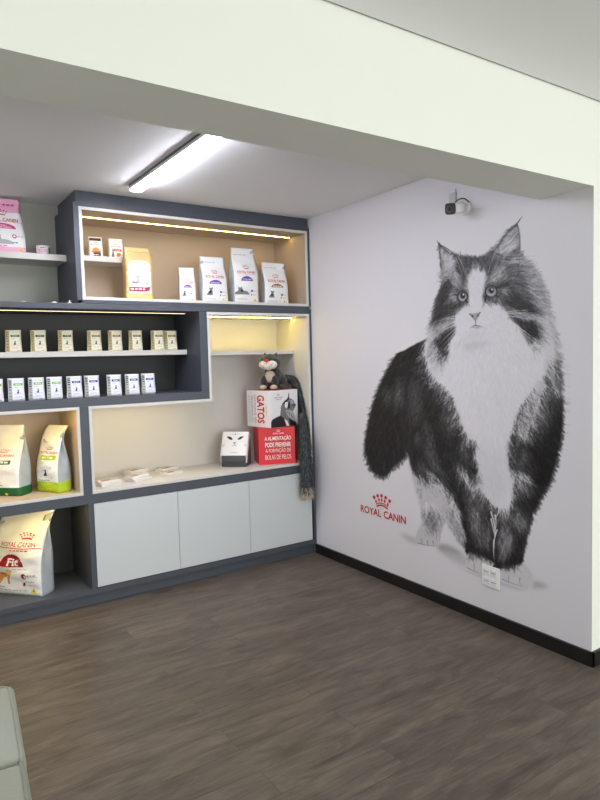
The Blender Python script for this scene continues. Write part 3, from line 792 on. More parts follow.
ZN = 1.9115
def std_front(t, fr, w, h, ink, kind, line='STERILISED', ch=.17):
    """white bag with the red brand, a coloured dome and a grey cat"""
    Print().brand(0, h*.555, w*.72, M_RED).rect(-w*.36, w*.36, h*.515, h*.519, M_RED).build('logo_lettering', fr, t)
    p = Print().dome(.0, h*.395, w*.50, h*.085, ink)
    if line: p.text(line, 0, h*.422, w*.36, h*.022, M_INKW, .02, lift=1)
    else: p.dashes(0, h*.422, w*.34, h*.022, M_INKW, 4, 3, lift=1)
    p.build('product_band', fr, t)
    p = Print(); catshape(p, kind, -w*.20, h*.15, w*(.55 if kind is CAT_LIE else .42), h*ch, M_INKG)
    p.disc(-w*.22, h*(.15+ch*.4), w*.05, h*.03, M_INKK, lift=1)
    p.build('cat_picture', fr, t, into=t_body[t.name])
    p = Print().disc(w*.20, h*.22, w*.045, w*.045, M_PURP if ink is M_PURP else ink).dashes(w*.32, h*.22, w*.16, h*.012, M_INKL, 3, 5)
    p.disc(w*.18, h*.15, w*.03, w*.03, M_INKG).dashes(w*.32, h*.15, w*.16, h*.012, M_INKL, 3, 6)
    p.poly([(w*.26, h*.04), (w*.38, h*.04), (w*.32, h*.04+w*.10)], M_YEL).dashes(-w*.2, h*.07, w*.4, h*.012, M_INKL, 5, 7)
    p.dashes(-w*.15, h*.88, w*.5, h*.014, M_INKL, 6, 9)
    p.build('small_print', fr, t, into=t_body[t.name])
mw = [M_BAGW, M_GUS, M_BAGW]
G1 = 'cat food bags in the upper lit niche'
for lab, x0, x1, h, d, ink, kind, line, sd, rz in (
        ('smallest white bag with purple dome, first right of the gold bag in upper niche', -1.005, -.897, .232, .075, M_PURP, CAT_SIT, 'STERILISED', 2, -.30),
        ('mid height white bag with purple dome and sitting cat, between smallest and tallest bags', -.848, -.660, .318, .085, M_PURP, CAT_SIT, 'STERILISED', 3, -.06),
        ('tallest white bag with purple dome and lying cat in the upper niche', -.606, -.412, .396, .10, M_PURP, CAT_LIE, 'STERILISED', 5, -.04),
        ('white bag with brown dome at the right end of the upper niche', -.350, -.150, .308, .085, M_BROWN, CAT_SIT, None, 7, -.05)):
    w = x1-x0
    t, fr = food_bag(lab, ((x0+x1)/2, .125, ZN), rz, w, h, d, mw, group=G1, seed=sd, ft=.45, wt=.97)
    std_front(t, fr, w, h, ink, kind, line)
# gold bag
w, h, d = .176, .340, .07
t, fr = food_bag('gold foil bag with white panel and crimson band in the upper niche', (-1.298, .115, ZN), -.05, w, h, d, [M_GOLD, M_GOLD, M_GOLD], group=G1, seed=9, ft=.66, crump=1.2)
pts = [(-w*.41, h*.13), (w*.41, h*.13), (w*.41, h*.66), (w*.34, h*.715), (w*.1, h*.745), (-w*.15, h*.74), (-w*.34, h*.70), (-w*.41, h*.62)]
Print().poly(pts, M_INKW).build('white_panel', fr, t)
p = Print().text('ROYAL CANIN', 0, h*.575, w*.62, h*.03, M_DKRED, .01, lift=2).crown(0, h*.63, w*.22, h*.05, M_DKRED, lift=2)
p.build('logo_lettering', fr, t)
Print().poly([(-w*.41, h*.155), (w*.22, h*.155), (w*.34, h*.175), (w*.42, h*.30), (w*.36, h*.25), (w*.2, h*.232), (-w*.41, h*.238)], M_CRIM, lift=2).dashes(-w*.08, h*.198, w*.5, h*.028, M_INKW, 4, 4, lift=4).build('product_band', fr, t)
p = Print(); catshape(p, CAT_SIT, -w*.08, h*.30, w*.36, h*.17, M_INKL, lift=2); catshape(p, CAT_LIE, -w*.22, h*.30, w*.22, h*.06, M_INKG, lift=3)
p.build('cat_picture', fr, t, into=t_body[t.name])
Print().disc(w*.38, h*.05, w*.06, w*.06, M_YEL).rect(-w*.46, w*.46, h*.905, h*.915, M_OLIVE).rect(-w*.46, w*.46, h*.935, h*.94, M_OLIVE).rect(w*.22, w*.30, h*.30, h*.33, M_ORANGE, lift=2).build('small_print', fr, t, into=t_body[t.name])

# two small pouches on the little shelf
def small_pouch(lab, x, w, h, mats, rz, sd):
    return food_bag(lab, (x, .28, 2.1965), rz, w, h, .035, mats, group='small pouches on the upper niche shelf', name='food_pouch', cat='pet food pouch', seed=sd, ft=.25, nL=14, nF=9, crump=.6)
w, h = .088, .132
t, fr = small_pouch('small pouch with black top and orange picture on the little upper niche shelf', -1.518, w, h, [M_CARD, M_CARD, M_INKK], -.08, 11)
Print().rect(-w*.42, w*.42, h*.82, h*.96, M_INKK).build('black_top', fr, t)
Print().brand(0, h*.62, w*.7, M_RED).build('logo_lettering', fr, t)
Print().dome(0, h*.22, w*.62, h*.26, M_ORANGE).rect(-w*.2, w*.34, h*.06, h*.22, M_INKK).rect(-w*.2, w*.34, h*.22, h*.3, M_BROWN, lift=1).dashes(.0, h*.13, w*.4, h*.04, M_INKW, 3, 2, lift=2).build('picture', fr, t, into=t_body[t.name])
t, fr = small_pouch('small white pouch with red band beside the gold bag', -1.385, .094, h, [M_CARD, M_CARD, M_CARD], -.08, 12)
w = .094
Print().brand(0, h*.60, w*.68, M_DKRED).build('logo_lettering', fr, t)
Print().rect(-w*.15, w*.38, h*.36, h*.48, M_RED).dashes(.1*w, h*.42, w*.36, h*.03, M_INKW, 3, 3, lift=1).build('product_band', fr, t)
p = Print(); catshape(p, CAT_SIT, -w*.22, h*.08, w*.36, h*.42, M_INKG, lift=1); p.disc(w*.16, h*.2, w*.16, h*.1, M_GINGER); p.dashes(.05*w, h*.90, w*.5, h*.02, M_INKL, 4, 2); p.build('cat_picture', fr, t, into=t_body[t.name])

# pink bags and the can in the open left bay
w, h, d = .262, .338, .11
t, fr = food_bag('pink and white bag standing on the floating shelf by the left edge', (-2.07, .335, 2.1875), -.10, w, h, d, [M_BAGW, M_PINK, M_PINK], [(0, .115, 2), (.80, 1, 2), (.745, .80, 2)], group='pink food bags', seed=15, ft=.25, wt=.86)
p = Print().brand(.004, h*.60, w*.70, M_RED).rect(-w*.45, w*.47, h*.558, h*.563, M_RED); p.build('logo_lettering', fr, t)
p = Print().dome(.0, h*.435, w*.62, h*.10, M_MAG).text('KITTEN', 0, h*.492, w*.22, h*.018, M_INKW, .02, lift=1).text('STERILISED', 0, h*.46, w*.42, h*.022, M_INKW, .02, lift=1); p.build('product_band', fr, t)
p = Print(); catshape(p, CAT_LIE, -w*.02, h*.16, w*.50, h*.19, M_INKL); catshape(p, CAT_STAND, -w*.12, h*.375, w*.22, h*.05, M_INKK)
p.build('cat_picture', fr, t, into=t_body[t.name])
p = Print().disc(w*.26, h*.30, w*.05, w*.05, M_MAG).disc(w*.26, h*.30, w*.025, w*.025, M_INKW, lift=1).dashes(w*.38, h*.30, w*.12, h*.02, M_INKL, 2, 4).dashes(w*.27, h*.19, w*.12, h*.02, M_INKG, 2, 5)
p.poly([(w*.34, h*.04), (w*.44, h*.04), (w*.39, h*.04+w*.09)], M_YEL).dashes(-w*.15, h*.13, w*.5, h*.014, M_MAG, 5, 3, lift=1).dashes(w*.18, h*.89, w*.25, h*.03, M_MAG, 3, 3); p.build('small_print', fr, t, into=t_body[t.name])
w, h, d = .27, .36, .12
t, fr = food_bag('pink and white bag on the ledge, mostly out of frame, below the floating shelf', (-2.285, .085, 1.8712), -.55, w, h, d, [M_BAGW, M_GUS, M_PINK], [(0, .16, 2), (.72, 1, 2)], group='pink food bags', seed=17, ft=.35, wt=.9)
Print().brand(0, h*.56, w*.7, M_RED).build('logo_lettering', fr, t)
def food_can():
    c = at(43.5, 254.5, 1, .30)
    t = thing('food_can', 'small white can with pink lettering on the floating shelf', 'can', (c.x, .30, 2.1875))
    bm = bmesh.new(); r, h = .042, .062
    prof = [(r-.004, 0), (r, .003), (r, h-.004), (r+.0015, h-.002), (r-.001, h), (r-.005, h-.003)]
    n = 32; rings = [[bm.verts.new((a*math.cos(2*PI*k/n), a*math.sin(2*PI*k/n), z)) for k in range(n)] for a, z in prof]
    for a, b in zip(rings, rings[1:]):
        for k in range(n): bm.faces.new((a[k], a[(k+1) % n], b[(k+1) % n], b[k])).smooth = True
    bm.faces.new(rings[0][::-1]); bm.faces.new(rings[-1])
    obj('can_body', bm, M_CARD, t)
    cf = lambda x, z, e: Vector((math.sin(x/r-.15)*(r+e), -math.cos(x/r-.15)*(r+e), z))
    Print().brand(-.004, .034, .055, M_MAG, False).rect(-.03, .02, .018, .026, M_PINK).rect(.03, .05, .01, .05, M_INKG).dashes(-.004, .046, .03, .006, M_MAG, 3, 2).build('can_print', cf, t, .01)
    bm = bmesh.new(); cyl(bm, (0, 0, h-.003), (0, 0, h-.0022), r-.005, seg=28); tube(bm, [(-.008, -.01, h-.001), (0, -.016, h-.0005), (.008, -.01, h-.001), (.006, .002, h-.001), (-.006, .002, h-.001)], .0012, 6)
    obj('can_lid', bm, M_METAL, t)
food_can()
for x, y, lab in ((23.5, 301.3, 'tiny white scrap on the dark ledge below the can, left one'), (69.5, 300.8, 'tiny white clip standing on the dark ledge beside the upright'), (54, 302.4, 'tiny flat white scrap on the dark ledge, just left of the upright')):
    p = at(x, y, 1, .012)
    bm = bmesh.new()
    if 'clip' in lab: box(bm, -.004, .004, -.004, .004, 0, .016, 0, .001); box(bm, -.012, .012, -.005, .005, 0, .003, 0, .001)
    else: box(bm, -.014, .014, -.006, .006, 0, .004, 0, .001); box(bm, -.006, .008, -.005, .004, .004, .006, 0, .0008)
    o = obj('paper_scrap' if 'clip' not in lab else 'label_clip', bm, M_WHITE); o.location = (p.x, .012, 1.8708); tag(o, lab, 'scrap' if 'clip' not in lab else 'clip')

# ---------------------------------------------------------------- pouches on the dark shelves
def dup(root, label, loc, rz):
    r = root.copy(); COL.objects.link(r); r.location = loc; r.rotation_euler = (0, 0, rz); r['label'] = label
    for ch in root.children:
        c = ch.copy(); COL.objects.link(c); c.parent = r
    return r
PW, PH = .088, .134
def pouch_proto(film, bar, side, group):
    t, fr = food_bag('pouch', (0, 0, 0), 0, PW, PH, .030, [film, film, film], group=group, name='food_pouch', cat='pet food pouch', seed=21, ft=.12, nL=12, nF=7, crump=.35)
    w, h = PW, PH
    p = Print().rect(-w*.48, -w*.24, h*.03, h*.96, side); 
    for i, z in enumerate((.88, .80, .72, .62, .50, .36, .22, .10)): p.rect(-w*.44, -w*.28, h*z-h*.022, h*z+h*.022, M_INKK if side is M_INKL and i < 4 else (M_OLIVE if i % 2 else M_INKG), lift=1)
    p.build('side_strip', fr, t, into=t_body[t.name])
    Print().rect(-w*.16, w*.40, h*.68, h*.78, bar).dashes(w*.12, h*.73, w*.34, h*.025, M_INKW, 3, 2, lift=1).build('label_bar', fr, t)
    p = Print(); catshape(p, CAT_SIT, w*.12, h*.33, w*.26, h*.18, M_BLUE, lift=1); p.dashes(w*.12, h*.31, w*.5, h*.012, M_INKG, 5, 3)
    p.build('cat_picture', fr, t, into=t_body[t.name])
    Print().text('ROYAL CANIN', w*.12, h*.19, w*.36, h*.03, M_RED, .01).dashes(w*.12, h*.88, w*.4, h*.018, M_INKL, 4, 4).dashes(w*.0, h*.60, w*.2, h*.018, M_INKG, 3, 4).dashes(w*.3, h*.07, w*.2, h*.02, M_INKG, 3, 6).build('small_print', fr, t, into=t_body[t.name])
    return t
ordn = ['first', 'second', 'third', 'fourth', 'fifth', 'sixth', 'seventh', 'eighth', 'ninth']
upper = [(6.5, 21, 'g'), (32, 45.3, 'g'), (59, 73, 'g'), (87.5, 102.2, 'b'), (108.5, 122, 'b'), (130, 141.2, 'b'), (152, 163, 'b'), (165, 177.2, 'b')]
lower = [(-11, 1.8, 'g'), (9.5, 23.5, 'g'), (31, 43, 'g'), (49, 61.5, 'g'), (68.5, 80.8, 'u'), (86, 99, 'u'), (107.5, 121.3, 'u'), (126, 138.8, 'u'), (142.5, 155.5, 'u')]
protos = {}
def row(spec, film, side, z, y, shelf, colname, grp, bars):
    for i, (a, b, c) in enumerate(spec):
        pc = at((a+b)/2, 351 if z > 1.4 else 398, 1, y)
        rz = -.22+random.uniform(-.10, .10)
        barname, bm_ = bars[c]
        lab = f'{colname} pouch with {barname} label, {ordn[i]} from the left on the {shelf}'
        loc = (pc.x, y+random.uniform(-.008, .008), z)
        k = (film.name, c)
        if k not in protos:
            t = pouch_proto(film, bm_, side, grp); t.location = loc; t.rotation_euler = (0, 0, rz); t['label'] = lab; protos[k] = t
        else: dup(protos[k], lab, loc, rz)
row(upper, M_CREAM, mat('khaki_ink', rgb(196, 180, 120), .5), 1.5865, .245, 'upper dark niche shelf', 'cream', 'cream pouches on the dark niche shelf', {'g': ('green', M_GREEN), 'b': ('brown', M_BROWN)})
row(lower, M_PALE, M_INKL, 1.2965, .075, 'dark niche floor', 'white', 'white pouches on the dark niche floor', {'g': ('lime green', M_LGRN), 'u': ('blue', M_BLUE)})

# ---------------------------------------------------------------- bags of the left niche
ZL = .7168
w, h, d = .205, .408, .10
def corner_place(px, z, w, d, rz):
    c = at(px[0], px[1], 2, z)                       # front right bottom corner
    ux = Vector((math.cos(rz), math.sin(rz), 0)); uy = Vector((-math.sin(rz), math.cos(rz), 0))
    q = c-ux*(w/2)+uy*(d/2); return (q.x, q.y, z)
rz = -1.10
t, fr = food_bag('white bag with lime green base curling forward in the left lit niche', corner_place((58.8, 493.3), ZL, w*.9, d*.9, rz), rz, w*.93, h, d, [M_BAGW, M_GUS, M_LIME], [(0, .165, 2)], seed=31, ft=.30, curl=-.26, group='veterinary food bags in the left niche', crump=1.2)
w *= .93
Print().text('ROYAL CANIN', w*.05, h*.605, w*.74, h*.034, M_RED, .012).crown(w*.06, h*.665, w*.30, h*.05, M_RED).build('logo_lettering', fr, t)
Print().rect(-w*.30, w*.38, h*.495, h*.560, M_LIME).dashes(w*.04, h*.528, w*.4, h*.022, M_INKW, 4, 3, lift=1).build('product_band', fr, t)
p = Print(); catshape(p, CAT_SIT, w*.02, h*.255, w*.34, h*.10, M_BLUE, lift=1)
for a, b in ((-.26, .23), (.22, .23), (-.26, .38), (.22, .38)): p.rect(w*a, w*a+w*.07, h*b, h*b+h*.008, M_OLIVE); p.rect(w*a, w*a+w*.012, h*b-h*.02, h*b+h*.008, M_OLIVE)
p.build('cat_picture', fr, t, into=t_body[t.name])
Print().rect(-w*.34, -w*.22, h*.775, h*.79, M_INKK).dashes(-w*.24, h*.755, w*.2, h*.010, M_INKG, 3, 2).dashes(-w*.1, h*.185, w*.45, h*.010, M_INKG, 4, 5).dashes(w*.1, h*.06, w*.2, h*.02, M_YEL, 2, 3).build('small_print', fr, t, into=t_body[t.name])
w, h, d = .29, .425, .125
rz = -.78
t, fr = food_bag('white bag with dark green base at the left edge of the lit left niche', corner_place((19.5, 496.2), ZL, w*.95, d*.9, rz), rz, w, h, d, [M_BAGW, M_GUS, M_GREEN], [(0, .125, 2)], seed=33, ft=.28, lean=.05, group='veterinary food bags in the left niche', crump=1.2)
Print().text('ROYAL CANIN', w*.02, h*.575, w*.66, h*.034, M_RED, .012).crown(w*.12, h*.635, w*.22, h*.05, M_RED).build('logo_lettering', fr, t)
Print().rect(-w*.12, w*.30, h*.455, h*.51, M_GREEN).dashes(w*.1, h*.484, w*.3, h*.022, M_INKW, 4, 3, lift=1).build('product_band', fr, t)
p = Print(); catshape(p, CAT_SIT, w*.0, h*.235, w*.26, h*.10, M_BLUE, lift=1); catshape(p, CAT_SIT, -w*.16, h*.235, w*.2, h*.08, M_BLUE, lift=1); p.rect(-w*.3, w*.12, h*.20, h*.206, M_OLIVE)
p.build('cat_picture', fr, t, into=t_body[t.name])
Print().dashes(-w*.1, h*.165, w*.5, h*.010, M_INKG, 5, 5).dashes(-w*.2, h*.75, w*.3, h*.014, M_INKG, 4, 5).disc(w*.2, h*.03, w*.04, w*.03, M_YEL).build('small_print', fr, t, into=t_body[t.name])
# the big bag below
w, h, d = .335, .515, .12
rz = -.85
t, fr = food_bag('large white bag with dark red dome and ginger cat in the lower left niche', corner_place((42, 596.5), .1035, w*.97, d*.9, rz), rz, w, h, d, [M_BAGW, M_GUS, M_BAGW], seed=41, ft=.34, wt=1.06, lean=.05, curl=-.34, crump=1.3, group=None)
Print().text('ROYAL CANIN', w*.0, h*.600, w*.70, h*.05, M_RED, .012).rect(-w*.49, w*.49, h*.555, h*.564, M_RED).dashes(w*.05, h*.535, w*.36, h*.014, M_RED, 5, 3).build('logo_lettering', fr, t)
Print().crown(w*.16, h*.69, w*.30, h*.09, M_RED).build('logo_crown', fr, t)
Print().dome(-w*.10, h*.345, w*.50, h*.145, M_DKRED).text('Fit', -w*.06, h*.40, w*.24, h*.085, M_INKW, .03, lift=1).build('product_band', fr, t)
p = Print(); catshape(p, CAT_STAND, -w*.24, h*.13, w*.36, h*.205, M_GINGER); p.disc(-w*.16, h*.28, w*.06, h*.04, mat('pale_ginger_ink', rgb(226, 186, 136), .5), lift=1); p.build('cat_picture', fr, t, into=t_body[t.name])
p = Print().disc(w*.17, h*.24, w*.05, h*.036, M_DKRED).disc(w*.19, h*.235, w*.02, h*.016, M_INKW, lift=1).dashes(w*.31, h*.25, w*.16, h*.012, M_INKG, 3, 4).dashes(w*.33, h*.235, w*.2, h*.008, M_INKL, 3, 6).dashes(w*.28, h*.175, w*.18, h*.010, M_INKG, 4, 7)
p.disc(w*.145, h*.135, w*.03, h*.02, M_DKRED).disc(w*.155, h*.15, w*.018, h*.014, M_INKK, lift=1).dashes(w*.29, h*.13, w*.18, h*.010, M_INKL, 3, 8)
p.poly([(w*.27, h*.035), (w*.40, h*.035), (w*.335, h*.10)], M_YEL).rect(w*.325, w*.345, h*.05, h*.075, M_INKK, lift=1).dashes(-w*.1, h*.06, w*.6, h*.010, M_INKL, 6, 9).dashes(w*.08, h*.32, w*.26, h*.010, M_INKL, 4, 2).dashes(-w*.36, h*.095, w*.2, h*.008, M_INKG, 3, 1); p.build('small_print', fr, t, into=t_body[t.name])

# ================================================================ BOXES ON THE COUNTER
def facef(o, ux):
    """flat face through o with horizontal axis ux (both local), normal = ux x up"""
    o = Vector(o); ux = Vector(ux); n = ux.cross(Vector((0, 0, 1)))
    return lambda x, z, e: o+ux*x+Vector((0, 0, z))+n*(e+.0003)
A = .277
rz = R(-22)
c = at(297.3, 463.3, 2, ZL)
fl = Vector((-.172, .008, ZL))
ux, uy = Vector((math.cos(rz), math.sin(rz), 0)), Vector((-math.sin(rz), math.cos(rz), 0))
q = fl-ux*A/2+uy*A/2
red = thing('display_cube', 'red display cube with white lettering, under the white cube', 'display box', (q.x, q.y, ZL), rz, 'stacked display cubes')
bm = bmesh.new(); box(bm, -A/2, A/2, -A/2, A/2, 0, A, 0, .002); obj('cube_body', bm, M_REDBOX, red)
ff = facef((-A/2, -A/2, 0), (1, 0, 0))
p = Print()
for s, z, b, w_ in (('A ALIMENTAÇÃO', .192, .012, .200), ('PODE PREVENIR', .148, .012, .194), ('A FORMAÇÃO DE', .101, -.012, .190), ('BOLAS DE PELOS', .055, -.012, .196)):
    p.text(s, .146, z+(.004 if 'Ç' in s else 0), w_, .042 if 'Ç' in s else .034, M_INKW, b)
p.build('slogan_lettering', ff, red, 1)
Print().brand(.150, .232, .08, M_INKW).build('logo_lettering', ff, red, 1)
rz = R(8.8)
fl = Vector((-.360, .045, ZL+A+.0005))
ux, uy = Vector((math.cos(rz), math.sin(rz), 0)), Vector((-math.sin(rz), math.cos(rz), 0))
q = fl+ux*A/2+uy*A/2
ZT = ZL+2*A+.0005
wc = thing('display_cube', 'white display cube with red vertical word and cat photo, atop the red cube', 'display box', (q.x, q.y, ZL+A+.0005), rz, 'stacked display cubes')
bm = bmesh.new(); box(bm, -A/2, A/2, -A/2, A/2, 0, A, 0, .002)
for f in bm.faces:
    if f.normal.z > .9 or f.normal.y > .9 or f.normal.x > .9: f.material_index = 1
obj('cube_body', bm, [M_CARD, M_REDBOX], wc)
lf = facef((-A/2, A/2, 0), (0, -1, 0))       # left face, x runs towards the front corner
p = Print().text('GATOS', .168, .136, .212, .085, M_RED, .03, rot=-PI/2)
p.text('CASTRADOS TÊM', .104, .137, .215, .026, M_RED, .0, rot=-PI/2); p.build('headline_lettering', lf, wc, 1)
Print().text('TENDÊNCIA AO', .068, .137, .205, .027, M_INKG, -.005, rot=-PI/2).text('AUMENTO DE PESO', .030, .137, .205, .022, M_INKL, -.005, rot=-PI/2).build('small_lettering', lf, wc, 1)
Print().text('ROYAL CANIN', .232, .130, .07, .010, M_DKRED, 0, rot=-PI/2).build('logo_lettering', lf, wc, 1)
ff = facef((-A/2, -A/2, 0), (1, 0, 0))
def U(pts): return [((x-271)/28.2*A, (427.2-y)/38.2*A) for x, y in pts]
K1, K2, K3 = M_INKK, M_INKG, M_INKL
p = Print()
p.poly(U([(271.3, 427), (271.4, 421), (273, 418.5), (277, 416.6), (280.5, 415.5), (281.2, 411), (281.5, 406.5), (283.2, 403), (285.6, 400.4), (288, 398.8), (289.3, 396), (289.6, 392), (290.3, 394.5), (290.2, 398), (292.5, 398.8), (294.8, 401), (296, 404), (297, 405.8), (296.2, 408), (294.8, 410.4), (293.8, 413), (295.5, 418), (297, 424), (297.2, 427)]), K2)
p.poly(U([(271.3, 427), (271.4, 421), (273, 418.5), (277, 416.6), (281, 415.6), (284, 418), (287, 424), (288, 427)]), K1, 1)
p.poly(U([(289.3, 396), (289.6, 392), (290.3, 394.5), (290, 399), (287.5, 401.5), (284, 404), (283.2, 403.2), (285.6, 400.4), (288, 398.8)]), K1, 1)
p.poly(U([(286, 402), (289, 402), (288.6, 406), (287, 409), (285.4, 406)]), M_INKW, 2)
p.poly(U([(288.6, 403), (290.6, 401.5), (291, 408), (288.4, 409.5)]), K1, 2)
p.poly(U([(290.8, 399.6), (293.4, 400.6), (295, 403), (294, 405), (291.8, 404)]), K3, 2)
p.poly(U([(292.6, 405), (296.9, 405), (296.8, 406.4), (292.8, 406.2)]), K1, 3)
p.poly(U([(286, 410), (290, 410.5), (293.4, 411), (293.6, 414), (295.5, 419), (296.6, 424), (293.5, 422), (290, 419), (287.4, 415)]), K3, 2)
p.poly(U([(284.5, 419), (287.5, 421.5), (289.6, 426.8), (286.8, 426.8)]), M_INKW, 3)
p.poly(U([(289, 418.4), (293, 420.5), (296.8, 424.5), (297.2, 427), (290.6, 427)]), K1, 2)
for a, b in ((288, 411.5), (289.8, 413.4), (291.4, 415.2), (292.8, 417.4)): p.poly(U([(a, b), (a+.9, b+.3), (a+.5, b+3.2)]), K1, 3)
for a, b in ((293, 400.2), (294.3, 401.8), (294.4, 403.6), (292, 403.2)): p.poly(U([(a, b), (a+.5, b+.1), (a+.2, b+.8)]), K1, 3)
p.build('cat_photo', ff, wc, 1)
Print().brand(.082, .222, .078, M_DKRED).dashes(.082, .207, .05, .004, M_INKG, 5, 2).build('logo_lettering', ff, wc, 1)

# grey box with the sloping white lid
rz = R(-42)
q = at(234, 466.8, 2, ZL)
gb = thing('leaflet_box', 'dark grey box with sloping white cat face lid, left of the red cube', 'box', (q.x+.055, q.y+.06, ZL), rz)
w = .185
bm = bmesh.new()
def prism(bm, prof, x0, x1, mi=0):
    a = [bm.verts.new((x0, y, z)) for y, z in prof]; b = [bm.verts.new((x1, y, z)) for y, z in prof]
    n = len(prof)
    for i in range(n): bm.faces.new((a[i], a[(i+1) % n], b[(i+1) % n], b[i])).material_index = mi
    bm.faces.new(a[::-1]).material_index = mi; bm.faces.new(b).material_index = mi
prism(bm, [(-.085, 0), (-.085, .080), (.006, .236), (.085, .236), (.085, 0)], -w/2, w/2)
bmesh.ops.recalc_face_normals(bm, faces=bm.faces[:])
obj('box_body', bm, M_GREYC, gb)
bx('front_tray', -w/2+.003, w/2-.003, -.094, -.0855, .001, .045, mat('charcoal_card', rgb(58, 60, 62), .5), gb, bev=.001)
bm = bmesh.new()
th = .004
a0, a1 = Vector((0, -.089, .086)), Vector((0, .008, .250))
sl = (a1-a0).normalized(); nn = Vector((0, -sl.z, sl.y))
prism(bm, [(a0.y, a0.z), (a1.y, a1.z), (a1.y-nn.y*th, a1.z-nn.z*th), (a0.y-nn.y*th, a0.z-nn.z*th)], -w/2-.008, w/2+.008)
for s in (-1, 1):
    prism(bm, [(a0.y, a0.z), (a1.y, a1.z), (a1.y+.05, a1.z-.02), (a0.y+.02, .035), (a0.y-.003, .03)], s*(w/2+.0035)-.0022, s*(w/2+.0035)+.0022)
bmesh.ops.recalc_face_normals(bm, faces=bm.faces[:])
LID = obj('lid', bm, M_CARD, gb)
sf = lambda x, z, e: a0+Vector((x, 0, 0))+sl*z+nn*(e+.0003)
p = Print(); LL = (a1-a0).length
for s in (-1, 1):
    p.poly([(s*.018, LL*.66), (s*.026, LL*.74), (s*.045, LL*.80), (s*.066, LL*.79), (s*.055, LL*.72), (s*.036, LL*.655)], K1)
    p.poly([(s*.030, LL*.69), (s*.040, LL*.76), (s*.052, LL*.76), (s*.046, LL*.69)], mat('eye_green_ink', rgb(120, 126, 96), .4), 1)
    p.disc(s*.041, LL*.725, .006, .010, K1, lift=2)
    for k in range(5): p.poly([(s*(.07+.004*k), LL*(.62-.05*k)), (s*.095, LL*(.64-.07*k)), (s*.07, LL*(.615-.05*k))], K3)
    for k in range(3): p.poly([(s*(.010+.012*k), LL*.86), (s*(.013+.012*k), LL*.86), (s*(.018+.016*k), LL*.96)], K3)
    p.poly([(s*.002, LL*.44), (s*.014, LL*.40), (s*.022, LL*.405), (s*.014, LL*.385), (s*.002, LL*.42)], K2)
p.poly([(-.013, LL*.55), (.013, LL*.55), (.005, LL*.48), (-.005, LL*.48)], mat('pink_nose_ink', rgb(206, 132, 130), .4)).rect(-.0015, .0015, LL*.42, LL*.48, K2)
p.rect(-.003, .003, LL*.86, LL*.93, K2).dashes(0, LL*.12, .05, .006, K3, 5, 3)
p.build('cat_face_picture', sf, gb, 1, into=LID)

# ---------------------------------------------------------------- leaflets in loose piles
lv = None
piles = [((102, 481.5, .14), .1, 4, 'front left pile of white leaflets by the niche edge'), ((128.5, 472.5, .345), .3, 5, 'rear left pile of leaflets, thickest one'), ((134.5, 478.5, .175), .42, 4, 'front middle pile of white leaflets'), ((163, 470.5, .36), .3, 3, 'rear right pile of leaflets'), ((170, 474, .225), .30, 2, 'front right pile of leaflets')]
def leaflet_proto():
    t = thing('leaflet', 'x', 'leaflet', (0, 0, 0), 0)
    bm = bmesh.new()
    for k in range(3): box(bm, -.070, .070, -.042, .042, .0026*k, .0026*k+.0023, 0, .0005)
    obj('folded_paper', bm, M_PAPER, t)
    top = lambda x, z, e: Vector((x, z, .0075+e))
    Print().rect(-.05, .0, -.02, .012, M_GINGER).rect(-.02, .02, -.01, .02, M_INKL, lift=1).dashes(.045, .02, .04, .006, K2, 3, 2).dashes(.045, 0, .04, .005, K3, 3, 3).dashes(-.02, .036, .08, .006, M_BROWN, 4, 3).build('printed_cover', top, t, 1)
    return t
for (pp, rz, n, lab) in piles:
    c = at(pp[0], pp[1], 2, ZL)
    for k in range(n):
        loc = (c.x+random.uniform(-.015, .015), pp[2]+random.uniform(-.008, .008), ZL+.0081*k+.0002)
        full = f'printed leaflet in the {lab}'
        a = rz+random.uniform(-.16, .16)
        if lv is None: lv = leaflet_proto(); lv.location = loc; lv.rotation_euler = (0, 0, a); lv['label'] = full; cur = lv
        else: cur = dup(lv, full, loc, a)
        cur['group'] = 'leaflets in the '+lab

